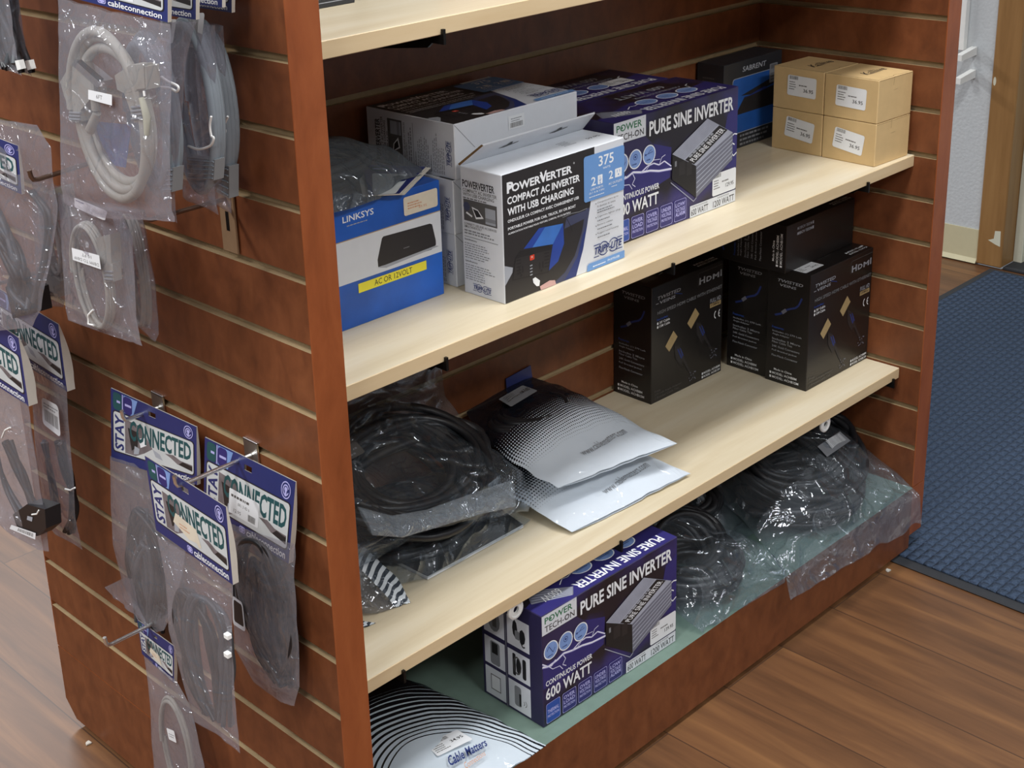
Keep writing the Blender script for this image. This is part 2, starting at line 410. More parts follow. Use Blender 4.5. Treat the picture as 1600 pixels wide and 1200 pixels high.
class Canvas:
    """flat artwork printed on a face: f(u, v, h) gives the 3D point, h the height above the face"""
    def __init__(self, mb, f, h0=0.00012, dh=0.000012):
        self.mb = mb; self.f = f; self.hh = [h0]; self.dh = dh
    @property
    def h(self): return self.hh[0]
    @h.setter
    def h(self, v): self.hh[0] = v
    def P(self, pts): return [self.f(u, v, self.h) for u, v in pts]
    def step(self): self.h += self.dh
    def poly(self, pts, mat): self.step(); self.mb.face(self.P(pts), mat)
    def rect(self, a, b, c, d, mat): self.poly([(a, b), (c, b), (c, d), (a, d)], mat)
    def rrect(self, a, b, c, d, r, mat):
        pts = []
        for cx, cy, a0 in ((c - r, b + r, -90), (c - r, d - r, 0), (a + r, d - r, 90), (a + r, b + r, 180)):
            for k in range(5):
                t = math.radians(a0 + 22.5 * k); pts.append((cx + r * math.cos(t), cy + r * math.sin(t)))
        self.poly(pts, mat)
    def disc(self, x, y, r, mat, n=20, ry=None):
        self.poly([(x + r * math.cos(2 * math.pi * k / n), y + (ry or r) * math.sin(2 * math.pi * k / n)) for k in range(n)], mat)
    def ring(self, x, y, r, w, mat, n=20, a0=0, a1=360, ry=None):
        self.step(); q = (ry or r) / r
        for k in range(n):
            s, t = math.radians(a0 + (a1 - a0) * k / n), math.radians(a0 + (a1 - a0) * (k + 1) / n)
            self.mb.face(self.P([(x + (r - w) * math.cos(s), y + q * (r - w) * math.sin(s)), (x + r * math.cos(s), y + q * r * math.sin(s)),
                                 (x + r * math.cos(t), y + q * r * math.sin(t)), (x + (r - w) * math.cos(t), y + q * (r - w) * math.sin(t))]), mat)
    def line(self, pts, w, mat):
        self.step()
        for (a, b), (c, d) in zip(pts, pts[1:]):
            l = math.hypot(c - a, d - b) or 1; nx, ny = -(d - b) / l * w / 2, (c - a) / l * w / 2
            self.mb.face(self.P([(a - nx, b - ny), (c - nx, d - ny), (c + nx, d + ny), (a + nx, b + ny)]), mat)
    def text(self, s, a, b, c, d, mat, bold=0.012, rot=0, shear=0.0):
        """writing stretched to fill the rectangle a, b, c, d; rot 90 reads upward, 180 upside down"""
        self.step(); vs, fs, x0, x1, y0, y1 = glyphs(s, bold); out = []
        for x, y in vs:
            p, q = (x - x0) / (x1 - x0 or 1), (y - y0) / (y1 - y0 or 1)
            p = (p + shear * (q - 0.5)) if shear else p
            if rot == 180: p, q = 1 - p, 1 - q
            if rot == 90: p, q = 1 - q, p
            if rot == 270: p, q = q, 1 - p
            out.append(self.f(a + (c - a) * p, b + (d - b) * q, self.h))
        self.mb.mesh(out, fs, mat)
    def dashes(self, a, b, c, d, rows, mat, seed=1, fill=0.5, vert=False):
        self.step(); R = random.Random(seed); hh = (d - b) / rows
        if vert: hh = (c - a) / rows
        for k in range(rows):
            t = 0.0; end = R.uniform(0.6, 1.0)
            while t < end:
                l = R.uniform(0.04, 0.13); e = min(end, t + l)
                if vert:
                    x = a + hh * k; y0, y1 = b + (d - b) * t, b + (d - b) * e
                    self.mb.face(self.P([(x, y0), (x + hh * fill, y0), (x + hh * fill, y1), (x, y1)]), mat)
                else:
                    y = d - hh * (k + 1); x0, x1 = a + (c - a) * t, a + (c - a) * e
                    self.mb.face(self.P([(x0, y), (x1, y), (x1, y + hh * fill), (x0, y + hh * fill)]), mat)
                t = e + 0.025
    def bars(self, a, b, c, d, mat, seed=2):
        self.step(); R = random.Random(seed); x = a
        while x < c:
            w = R.choice((0.012, 0.02, 0.03)) * (c - a); e = min(c, x + w)
            self.mb.face(self.P([(x, b), (e, b), (e, d), (x, d)]), mat); x = e + R.choice((0.012, 0.02)) * (c - a)
    def sub(self, O, U, W):
        f = self.f
        c = Canvas(self.mb, lambda u, v, h: f(O[0] + U[0] * u + W[0] * v, O[1] + U[1] * u + W[1] * v, h), 0.0, self.dh)
        c.hh = self.hh
        return c
def plane(mb, O, U, W, **k):
    O, U, W = V(O), V(U), V(W); n = U.cross(W).normalized()
    return Canvas(mb, lambda u, v, h: O + U * u + W * v + n * h, **k)
def quadmap(mb, TL, TR, BR, BL, w, h, n, **k):
    """artwork w x h stretched over a four-cornered card"""
    TL, TR, BR, BL, n = V(TL), V(TR), V(BR), V(BL), V(n).normalized()
    def f(u, v, z):
        s, t = u / w, 1 - v / h
        return (TL * (1 - s) + TR * s) * (1 - t) + (BL * (1 - s) + BR * s) * t + n * z
    return Canvas(mb, f, **k)
def price(c, a, b, w, h, amount, seed=3, mat='sticker', rot=0.0):
    """a shop price sticker: bar code, small print, the price"""
    r = math.radians(rot)
    s = c.sub((a, b), (math.cos(r), math.sin(r)), (-math.sin(r), math.cos(r)))
    s.rrect(0, 0, w, h, min(w, h) * 0.1, mat)
    s.bars(w * 0.06, h * 0.80, w * 0.36, h * 0.97, 'dim_ink', seed)
    s.dashes(w * 0.06, h * 0.30, w * 0.34, h * 0.76, 4, 'dim_ink', seed, 0.4)
    s.dashes(w * 0.40, h * 0.52, w * 0.80, h * 0.64, 1, 'dim_ink', seed + 1, 0.5)
    if amount: s.text(amount, w * 0.56, h * 0.24, w * 0.90, h * 0.42, 'black_ink', 0.01)

def tag(o, label, cat, group=None, kind=None):
    if label: o['label'] = label
    if cat: o['category'] = cat
    if group: o['group'] = group
    if kind: o['kind'] = kind
    return o
def thing(name, label, cat, loc=(0, 0, 0), rot=(0, 0, 0), group=None):
    o = bpy.data.objects.new(name, None); COL.objects.link(o)
    o.empty_display_size = 0.02
    o.location = loc; o.rotation_euler = rot
    return tag(o, label, cat, group)
def dup(src, label, loc, rot=None, group=None):
    r = src.copy(); COL.objects.link(r); r.location = loc
    if rot is not None: r.rotation_euler = rot
    r['label'] = label
    if group: r['group'] = group
    for ch in list(src.children):
        c = ch.copy(); COL.objects.link(c); c.parent = r
        for g in list(ch.children):
            d = g.copy(); COL.objects.link(d); d.parent = c
    return r

def lerp(a, b, t): return a + (b - a) * t
def catmull(pts, n):
    pts = [V(p) for p in pts]; out = []
    P = [pts[0] * 2 - pts[1]] + pts + [pts[-1] * 2 - pts[-2]]
    for i in range(1, len(P) - 2):
        for k in range(n):
            t = k / n; a, b, c, d = P[i - 1], P[i], P[i + 1], P[i + 2]
            out.append(0.5 * ((2 * b) + (c - a) * t + (2 * a - 5 * b + 4 * c - d) * t * t + (3 * b - a - 3 * c + d) * t ** 3))
    return out + [pts[-1]]
def coil_pts(c, U, W, rx, ry, turns, n=44, jr=0.06, lift=0.0, seed=1, nrm=None, spread=0.0):
    """one long cable wound round c in the plane U, W"""
    R = random.Random(seed); c, U, W = V(c), V(U).normalized(), V(W).normalized()
    nn = V(nrm).normalized() if nrm is not None else U.cross(W).normalized(); out = []
    k1 = [(R.uniform(1 - jr, 1.0), R.uniform(1 - jr, 1.0), R.uniform(-1, 1), R.uniform(-1, 1)) for _ in range(turns + 1)]
    tot = int(turns * n)
    for i in range(tot + 1):
        t = i / n; j = int(t) if int(t) < turns else turns - 1; q = t - j
        a0, a1 = k1[j], k1[j + 1]; m = [lerp(a0[x], a1[x], q) for x in range(4)]
        a = 2 * math.pi * t; s = 1 - spread * t / turns
        out.append(c + U * (rx * s * m[0] * math.cos(a) + 0.04 * rx * m[2]) + W * (ry * s * m[1] * math.sin(a) + 0.04 * ry * m[3]) + nn * (lift * (t / turns - 0.5) + 0.2 * lift * m[2]))
    return out
def pouch(mb, rows, n, mat, nu=28, nv=30, wr=0.0025, fr=22, seed=0.0, pw=0.6, ridge=1.0):
    """a plastic bag: two crinkled sheets joined along the edge.
    rows = (t, left point, right point, bulge in front, bulge behind)"""
    n = V(n).normalized(); rows = [(t, V(a), V(b), f, k) for t, a, b, f, k in rows]
    def at(t):
        for r0, r1 in zip(rows, rows[1:]):
            if t <= r1[0] + 1e-9:
                q = (t - r0[0]) / (r1[0] - r0[0])
                return (r0[1].lerp(r1[1], q), r0[2].lerp(r1[2], q), lerp(r0[3], r1[3], q * q * (3 - 2 * q)), lerp(r0[4], r1[4], q * q * (3 - 2 * q)))
        return rows[-1][1:]
    def pt(s, t, side):
        ew = 0.9 * wr / max(0.02, (rows[0][1] - rows[-1][1]).length)
        tt = min(1.0, max(0.0, t + ew * 2.2 * noise.noise(V((s * 7 + seed, 3, 1))) * (1 if 0.5 < t else 0.4) * abs(2 * t - 1)))
        L, R, bf, bb = at(tt); s2 = s + 0.02 * noise.noise(V((t * 8, seed, 9))) * abs(2 * s - 1); p = L.lerp(R, s2); e = math.sin(math.pi * min(1, max(0, s))) ** pw if 0 < s < 1 else 0.0
        p = p + n * (noise.noise(p * fr * 0.35 + V((seed, 7, 3))) * wr * 1.2)
        ed = min(1.0, 6 * min(s, 1 - s)) * min(1.0, 8 * min(t + 0.02, 1.02 - t))
        q = p * fr + V((seed, seed * 1.7, 11.0 * side))
        a = noise.noise(q) ; b = 1 - abs(noise.noise(q * 0.6 + V((5, 1, 9)))) * 2.2
        return p + n * (side * (bf if side > 0 else bb) * e + (a * 0.7 + ridge * max(0, b - 0.55) * 1.6) * wr * ed * (1 if side > 0 else -1))
    for side in (1, -1):
        vs = [pt(i / nu, j / nv, side) for j in range(nv + 1) for i in range(nu + 1)]
        fs = []
        for j in range(nv):
            for i in range(nu):
                q = [j * (nu + 1) + i, j * (nu + 1) + i + 1, (j + 1) * (nu + 1) + i + 1, (j + 1) * (nu + 1) + i]
                fs.append(q if side > 0 else q[::-1])
        b = len(mb.v); mb.mesh(vs, fs, mat, True)
        for j in range(nv + 1):
            for i in range(nu + 1): mb.uv[b + j * (nu + 1) + i] = (i / nu, j / nv)
    return lambda s, t: pt(s, t, 1)
# ------------------------------------------------------------------ the room
PT, UL, UD = 0.0415, 1.270, 0.709            # panel thickness, inner length, depth of the display unit
ZS = 0.1327                                  # top of its base
ZG = lambda k: 0.2064 + (12 - k) * 0.0762    # lower lip of groove k in the slats
Z1, Z2, Z3, TH = 1.1277, 0.7426, 0.3560, 0.0194
YF, YB = 0.041, 0.3555                       # shelf front edge, face of the back panel

mb = MB(); mb.box((-5, -4.5, -0.05), (2.835, 5, 0.0), 'floor_planks')
mb.box((2.8351, -4.5, -0.05), (3.4, 0.57, 0.0), 'floor_planks'); o = mb.build('floor'); tag(o, None, None, kind='structure')
mb = MB(); mb.box((2.835, 0.640, 0.0), (2.95, 3.2, 2.8), 'wall_paint'); mb.box((2.905, -4.5, 2.12), (3.0, 0.640, 2.8), 'wall_paint')
mb.box((2.835, -4.5, 0.0), (2.95, -0.60, 2.8), 'wall_paint')
tag(mb.build('wall_right'), None, None, kind='structure')
mb = MB()
mb.prism([(2.8345, 0.642, 0.004), (2.8345, 0.642, 0.10), (2.831, 0.642, 0.10), (2.831, 0.642, 0.016), (2.822, 0.642, 0.004)], (0, 2.5, 0), 'vinyl_base')
tag(mb.build('baseboard_right'), None, None, kind='structure')
mb = MB(); mb.box((2.822, 0.566, 0.006), (2.90, 0.6395, 2.12), 'oak_casing', bev=0.003)
mb.box((2.8905, 0.540, 0.006), (2.93, 0.5655, 2.12), 'frame_cream', bev=0.002)
c = plane(mb, (2.822, 0.6395, 0.006), (0, -1, 0), (0, 0, 1))
c.poly([(0.030, 0.075), (0.046, 0.082), (0.048, 0.105), (0.064, 0.107), (0.066, 0.062), (0.052, 0.066)], 'frame_cream')
c.disc(0.009, 0.52, 0.004, 'frame_cream', ry=0.012)
tag(mb.build('trim_1'), None, None, kind='structure')
mb = MB(); mb.box((2.925, -0.42, 0.012), (2.965, 0.5395, 2.10), 'door_paint', bev=0.003); mb.box((2.921, -0.40, 0.02), (2.9245, 0.535, 0.034), 'frame_cream')
tag(mb.build('door_1'), None, None, kind='structure')
mb = MB(); mb.box((2.83, -0.59, 0.0005), (2.985, 0.5640, 0.010), 'rubber_dark', bev=0.002)
tag(mb.build('trim_2'), None, None, kind='structure')

mb = MB(); bw = 0.022
mb.box((1.262, -1.35, 0.0005), (2.812, 0.592, 0.0045), 'rubber_dark', bev=0.002)
r = thing('floor_mat', 'dark blue waffle-textured entrance mat with a black rubber border, by the door', 'mat', (2.0, -0.3, 0.0))
mb.build('rubber_border', r, 'black rubber border')
mb = MB(); mb.box((1.262 + bw, -1.32, 0.0046), (2.812 - bw, 0.592 - bw, 0.0085), 'rug_weave', bev=0.001); mb.build('carpet', r)

r = thing('wall_rail', 'white slotted metal rail on the pale wall at the upper right', 'rail', (2.83, 0.70, 1.0))
mb = MB(); p = px(1503, 30, 'x', 2.81); mb.box((2.815, p.y - 0.008, p.z - 0.085), (2.8345, p.y + 0.008, p.z + 0.5), 'tie_white', bev=0.001); mb.build('rail', r)
for a, b in ((1505, 90), (1503, 126)):
    mb = MB(); p = px(a, b, 'x', 2.78); mb.prism([(2.834, p.y - 0.011, p.z + 0.022), (2.834, p.y - 0.011, p.z), (2.75, p.y - 0.011, p.z - 0.004), (2.75, p.y - 0.011, p.z + 0.012)], (0, 0.016, 0), 'tie_white')
    mb.build('peg', r)

# ------------------------------------------------------------------ the slatwall display unit
unit = thing('display_unit', 'double-sided cherry-laminate slatwall display unit holding the stock', 'display unit', (0, 0, 0))
def slat_panel(x0, x1, name):
    """one end panel: solid core, slats on both faces with open grooves, banded front and back edges"""
    mb = MB(); g = 0.0092; dp = 0.0095; z0 = 0.010; zt = 1.62; ch = 0.026
    mb.box((x0 + dp, 0.003, ZS), (x1 - dp, UD - 0.003, zt), 'mdf')
    cuts = [z for z in [ZG(k) for k in range(12, -8, -1)] if z < zt - 0.02]
    lows = [ZS + 0.0012] + [z + g for z in cuts]; highs = cuts + [zt]
    for a, b in zip(lows, highs):
        for xa, xb, fs in ((x0, x0 + dp, '-x'), (x1 - dp, x1, '+x')):
            mb.box((xa, 0.002, a), (xb, UD - 0.002, b), 'mdf', sides={fs: 'cherry'})
    for ya, yb in ((0.0, 0.0022), (UD - 0.0022, UD)):
        mb.box((x0 - 0.0003, ya, ZS + 0.0012), (x1 + 0.0003, yb, zt), 'cherry_edge', bev=0.0006)
    prof = [(ch, z0), (UD - ch, z0), (UD, z0 + ch), (UD, ZS), (0, ZS), (0, z0 + ch)]
    mb.prism([(x0, y, z) for y, z in prof], (x1 - x0, 0, 0), 'cherry', 'cherry_edge')
    for k in range(2):
        mb.box((x0 + 0.006, 0.08 + k * 0.5, 0.0), (x1 - 0.006, 0.12 + k * 0.5, z0), 'rubber_dark')
    return mb.build(name, unit)
slat_panel(0.0, PT, 'end_panel')
slat_panel(PT + UL, PT + UL + PT, 'end_panel')
mb = MB(); xa, xb = PT, PT + UL; YR = YB + 0.018
mb.box((xa, YB + 0.006, ZS), (xb, YR - 0.006, 1.60), 'mdf')
cuts = [ZG(k) for k in range(12, -7, -1) if ZG(k) < 1.58]
for a, b in zip([ZS] + [z + 0.0092 for z in cuts], cuts + [1.60]):
    mb.box((xa, YB, a), (xb, YB + 0.0055, b), 'mdf', sides={'-y': 'cherry'})
    mb.box((xa, YR - 0.0055, a), (xb, YR, b), 'mdf', sides={'+y': 'cherry'})
mb.build('back_panel', unit)
mb = MB(); mb.box((xa, 0.0185, ZS - 0.018), (xb, UD - 0.0185, ZS - 0.0005), 'mdf', sides={'+z': 'deck_green'}); mb.build('base_deck', unit, 'sage green base deck')
for ya, yb in ((0.0, 0.018), (UD - 0.018, UD)):
    mb = MB(); mb.box((xa, ya, 0.011), (xb, yb, ZS), 'mdf', sides={'-y': 'cherry', '+y': 'cherry', '+z': 'deck_green'}); mb.build('kick_board', unit)

def shelf(z, label, brackets):
    r = thing('shelf_board', label, 'shelf', (PT + UL / 2, YB, z), group=None)
    mb = MB(); mb.box((PT + 0.0015, YF, z - TH), (PT + UL - 0.0015, YB - 0.0005, z), 'maple', sides={'-y': 'maple_edge', '-x': 'maple_edge', '+x': 'maple_edge'}, bev=0.0008); mb.build('board', r)
    for x in brackets:
        mb = MB(); zb = z - TH - 0.0004
        mb.prism([(x, YB - 0.001, zb - 0.05), (x, YB - 0.001, zb), (x, YF + 0.012, zb), (x, YF + 0.012, zb - 0.008), (x, YF + 0.022, zb - 0.016)], (0.0035, 0, 0), 'black_steel')
        mb.box((x, YF - 0.005, zb - 0.010), (x + 0.0035, YF + 0.014, zb), 'black_steel'); mb.box((x, YF - 0.005, zb), (x + 0.0035, YF - 0.001, zb + 0.007), 'black_steel')
        mb.build('bracket', r, 'black steel bracket')
shelf(Z1, 'pale maple shelf board at the top edge, nearly empty', (0.24, 0.655, 1.16))
shelf(Z2, 'pale maple shelf board carrying the white and blue inverter boxes', (0.222, 0.655, 1.16))
shelf(Z3, 'pale maple shelf board carrying the black cable boxes and white pouches', (0.127, 0.543, 1.285))
for x, z, lb in ((1.090, Z3, 'small white plastic hang tab under the right end of the lower shelf'), (0.340, Z3, 'small white plastic hang tab under the lower shelf above the purple box')):
    r = MB(); y0 = 0.052; zc = z - TH - 0.013
    cc = Canvas(r, lambda u, v, h: V((x + u, y0 - h, zc + v)))
    for hh in (0.0, 0.003):
        cc.h = hh; cc.ring(0, 0, 0.014, 0.009, 'tie_white', 22)
    r.tube([(x + 0.0115 * math.cos(a * math.pi / 10), y0 - 0.0015, zc + 0.0115 * math.sin(a * math.pi / 10)) for a in range(20)], 0.0026, 'tie_white', 8, True)
    r.box((x - 0.006, y0 - 0.001, zc + 0.010), (x + 0.006, y0 + 0.02, z - TH - 0.0003), 'tie_white')
    tag(r.build('hang_tab'), lb, 'hang tab')

# ------------------------------------------------------------------ boxes
def carton(name, label, cat, w, d, h, loc, mat, sides=None, rot=0.0, group=None, art=None, bev=0.0009):
    r = thing(name, label, cat, loc, (0, 0, math.radians(rot)), group)
    mb = MB(); mb.box((0, 0, 0), (w, d, h), mat, sides, bev)
    F = plane(mb, (0, 0, 0), (1, 0, 0), (0, 0, 1)); L = plane(mb, (0, d, 0), (0, -1, 0), (0, 0, 1)); T = plane(mb, (0, 0, h), (1, 0, 0), (0, 1, 0))
    if art: art(F, L, T, r)
    mb.build('carton', r, local=True)
    return r
def sticker_part(r, O, U, W, *a, **k):
    mb = MB(); c = plane(mb, O, U, W, h0=0.0007); price(c, *a, **k); return mb.build('price_label', r, local=True)

# the router box
def art_router(F, L, T, r):
    F.rect(0.001, 0.0585, 0.203, 0.1125, 'white_board')
    F.rect(0.001, 0.1125, 0.203, 0.1137, 'gold_ink')
    F.text('LINKSYS', 0.044, 0.1355, 0.093, 0.1435, 'white_ink', 0.012)
    F.dashes(0.050, 0.1300, 0.088, 0.1325, 1, 'silver_ink', 5, 0.5)
    F.poly([(0.095, 0.0665), (0.185, 0.0655), (0.193, 0.0700), (0.193, 0.0760), (0.188, 0.0985), (0.184, 0.1005), (0.106, 0.1035), (0.1035, 0.1015), (0.0945, 0.0760)], 'dark_ink')
    F.poly([(0.094, 0.0660), (0.193, 0.0690), (0.198, 0.0668), (0.108, 0.0622)], 'silver_ink')
    F.dashes(0.138, 0.0790, 0.152, 0.0812, 1, 'grey_ink', 4, 0.5)
rt = carton('router_box', 'blue and white router box with a yellow tape strip on its front', 'box', 0.204, 0.088, 0.1535, (0.1431, 0.1691, Z2), 'royal_print', art=art_router)
mb = MB(); c = plane(mb, (0, 0, 0), (1, 0, 0), (0, 0, 1), h0=0.0006)
c.rect(0.0612, 0.0420, 0.1746, 0.0540, 'yellow_tape'); c.text('AC OR 12VOLT', 0.087, 0.0446, 0.150, 0.0520, 'black_ink', 0.004); mb.build('tape_label', rt, 'yellow tape printed AC OR 12VOLT', local=True)
mb = MB(); c = plane(mb, (0, 0, 0), (1, 0, 0), (0, 0, 1), h0=0.0006); c.rrect(0.1416, 0.1205, 0.1990, 0.1445, 0.003, 'sticker_aged')
c.dashes(0.148, 0.128, 0.176, 0.138, 3, 'orange_ink', 8, 0.5); c.text('49.95', 0.166, 0.1250, 0.180, 0.1285, 'orange_ink', 0.0); mb.build('price_label', rt, 'stained cream price label', local=True)

# the compact inverter boxes
IW, ID, IH = 0.234, 0.073, 0.1695
def tripp(c, a, b, w, h, mat='navy_ink', rot=0):
    """the maker's mark: slanted capitals over two linked arcs"""
    s = c if not rot else c.sub((a, b), (0, 1), (-1, 0))
    if rot: a = b = 0
    for x in (0.34, 0.69):
        s.ring(a + w * x, b + h * 0.42, h * 0.60, h * 0.08, mat, 12, 38, 142); s.ring(a + w * x, b + h * 0.58, h * 0.60, h * 0.08, mat, 12, 218, 322)
    s.line([(a, b + h * 0.93), (a + w * 0.22, b + h * 0.93)], h * 0.07, mat); s.line([(a + w * 0.82, b + h * 0.93), (a + w, b + h * 0.93)], h * 0.07, mat)
    s.line([(a, b + h * 0.06), (a + w * 0.18, b + h * 0.06)], h * 0.07, mat); s.line([(a + w * 0.78, b + h * 0.06), (a + w, b + h * 0.06)], h * 0.07, mat)
    s.text('TRIPP-LITE', a + w * 0.02, b + h * 0.24, a + w * 0.98, b + h * 0.76, mat, 0.03, 0, 0.04)
def art_pv_front(F):
    F.poly([(0.0008, 0.0008), (0.1350, 0.0008), (0.1498, 0.035), (0.1586, 0.0674), (0.1644, 0.0909), (0.1700, 0.1155), (0.1736, 0.1400), (0.1738, 0.1690), (0.0008, 0.1690)], 'dark_ink')
    F.poly([(0.0850, 0.0008), (0.1350, 0.0008), (0.1498, 0.035), (0.1586, 0.0674), (0.1640, 0.0885), (0.1560, 0.0890), (0.1480, 0.0600), (0.1330, 0.0300), (0.1130, 0.0120)], 'seat_ink')
    F.poly([(0.1120, 0.0008), (0.1350, 0.0008), (0.1498, 0.035), (0.1586, 0.0674), (0.1500, 0.0560), (0.1380, 0.0270)], 'navy_ink')
    F.poly([(0.1130, 0.0720), (0.1540, 0.0760), (0.1560, 0.0870), (0.1180, 0.0860)], 'seat_ink')
    F.line([(0.110, 0.088), (0.128, 0.0895), (0.142, 0.0880), (0.158, 0.0890)], 0.0008, 'grey_ink'); F.line([(0.118, 0.085), (0.126, 0.072), (0.129, 0.064)], 0.0009, 'black_ink')
    F.text('PowerVerter'.upper(), 0.0088, 0.1437, 0.1300, 0.1545, 'white_ink', 0.03); F.text('P', 0.0088, 0.1437, 0.0205, 0.1580, 'white_ink', 0.03); F.text('V', 0.0690, 0.1437, 0.0820, 0.1580, 'white_ink', 0.03)
    F.ring(0.1335, 0.1560, 0.0013, 0.0004, 'white_ink', 10)
    F.text('COMPACT AC INVERTER', 0.0088, 0.1292, 0.1445, 0.1390, 'white_ink', 0.028)
    F.text('WITH USB CHARGING', 0.0088, 0.1148, 0.1320, 0.1246, 'white_ink', 0.028)
    F.text('ONDULEUR CA COMPACT AVEC CHARGEMENT USB', 0.0088, 0.1058, 0.1421, 0.1098, 'white_ink', 0.02)
    F.text('PORTABLE POWER FOR CAR, TRUCK, RV OR BOAT', 0.0088, 0.0955, 0.1357, 0.0998, 'white_ink', 0.02)
    F.text('ALIMENTATION PORTABLE POUR VOITURE, CAMION, VR OU BATEAU', 0.0088, 0.0900, 0.1255, 0.0928, 'white_ink', 0.015)
    F.poly([(0.0008, 0.0515), (0.0155, 0.0455), (0.0145, 0.0390), (0.0008, 0.0250)], 'silver_ink')
    F.poly([(0.0650, 0.0850), (0.1110, 0.0800), (0.0905, 0.0570), (0.0360, 0.0650)], 'inverter_blue_top')
    F.poly([(0.0650, 0.0850), (0.0770, 0.0840), (0.0520, 0.0625), (0.0360, 0.0650)], 'inverter_blue')
    F.poly([(0.1110, 0.0800), (0.1120, 0.0520), (0.1000, 0.0310), (0.0815, 0.0230), (0.0905, 0.0570)], 'inverter_blue')
    F.poly([(0.0205, 0.0580), (0.0300, 0.0640), (0.0840, 0.0575), (0.0891, 0.0530), (0.0815, 0.0208), (0.0140, 0.0285)], 'black_ink')
    F.poly([(0.0215, 0.0560), (0.0870, 0.0505), (0.0795, 0.0225), (0.0155, 0.0295)], 'dark_ink')
    for k in range(5): F.line([(0.022, 0.053 - k * 0.0045), (0.030, 0.0522 - k * 0.0045)], 0.0018, 'black_ink'); F.line([(0.074, 0.0485 - k * 0.0045), (0.083, 0.0478 - k * 0.0045)], 0.0018, 'black_ink')
    for a, b in ((0.026, 0.034), (0.064, 0.030)): F.rect(a, b, a + 0.002, b + 0.009, 'black_ink'); F.rect(a + 0.006, b, a + 0.008, b + 0.009, 'black_ink'); F.disc(a + 0.004, b - 0.003, 0.0018, 'black_ink', 10)
    F.rrect(0.0468, 0.0462, 0.0552, 0.0530, 0.001, 'red_ink'); F.rect(0.0495, 0.0490, 0.0520, 0.0515, 'skin_ink')
    for k in range(4): F.rect(0.0465, 0.0260 + k * 0.0042, 0.0510, 0.0275 + k * 0.0042, 'silver_ink')
    F.poly([(0.0510, 0.0205), (0.0560, 0.0215), (0.0645, 0.0145), (0.0630, 0.0075), (0.0580, 0.0085), (0.0520, 0.0150)], 'white_ink')
    F.poly([(0.0660, 0.0008), (0.0950, 0.0008), (0.0930, 0.0070), (0.0830, 0.0095), (0.0640, 0.0065)], 'skin_ink')
    F.text('2', 0.1990, 0.1170, 0.2090, 0.1300, 'white_ink', 0.02)
    F.rrect(0.1520, 0.0975, 0.2338, 0.1595, 0.004, 'sky_ink')
    F.text('375', 0.1815, 0.1405, 0.2120, 0.1545, 'white_ink', 0.012); F.text('WATTS', 0.1900, 0.1352, 0.2050, 0.1380, 'white_ink', 0.01)
    F.text('2', 0.1665, 0.1170, 0.1755, 0.1290, 'white_ink', 0.014); F.text('2', 0.2020, 0.1185, 0.2105, 0.1300, 'white_ink', 0.014)
    F.rrect(0.1795, 0.1165, 0.1890, 0.1290, 0.001, 'white_ink'); F.rrect(0.2145, 0.1180, 0.2285, 0.1300, 0.001, 'white_ink')
    F.line([(0.1842, 0.1180), (0.1842, 0.1275)], 0.0008, 'sky_ink'); F.line([(0.1820, 0.1225), (0.1842, 0.1205), (0.1866, 0.1235)], 0.0008, 'sky_ink'); F.disc(0.1842, 0.1180, 0.0012, 'sky_ink', 8)
    for a in (0.2185, 0.2235): F.rect(a, 0.1245, a + 0.001, 0.1280, 'sky_ink')
    F.disc(0.2215, 0.1215, 0.0013, 'sky_ink', 8)
    F.text('USB PORTS', 0.1650, 0.1112, 0.1900, 0.1140, 'white_ink', 0.01); F.text('(2.1 A & 1.0A)', 0.1620, 0.1062, 0.1925, 0.1092, 'white_ink', 0.01); F.dashes(0.1620, 0.1020, 0.1925, 0.1042, 1, 'white_ink', 2, 0.5)
    F.text('AC OUTLETS', 0.2012, 0.1108, 0.2292, 0.1138, 'white_ink', 0.01); F.dashes(0.2070, 0.1068, 0.2230, 0.1088, 1, 'white_ink', 3, 0.5)
    y = 0.0900
    for t, s in ((('Charges/powers up to', '4 devices at once'), 2), (('Cigarette lighter plug',), 1), (('Battery cables',), 1), (('Rugged metal housing',), 1)):
        F.disc(0.1752, y + 0.0012, 0.0008, 'black_ink', 8)
        for q in t: F.text(q, 0.1780, y, 0.1780 + 0.0020 * len(q) + 0.003, y + 0.0030, 'dim_ink', 0.0); y -= 0.0048
        F.dashes(0.1780, y - 0.003 * (s - 1), 0.2160, y + 0.0036, s, 'grey_ink', int(y * 1e4), 0.45); y -= 0.0068 + 0.003 * (s - 1)
    tripp(F, 0.1700, 0.0160, 0.0590, 0.0190)
    F.poly([(0.1560, 0.0008), (0.2338, 0.0008), (0.2338, 0.0112), (0.1600, 0.0112), (0.1570, 0.0090)], 'sky_ink'); F.dashes(0.1680, 0.0045, 0.1960, 0.0075, 1, 'white_ink', 6, 0.45); F.text('PV375USB', 0.1985, 0.0045, 0.2230, 0.0075, 'white_ink', 0.01)
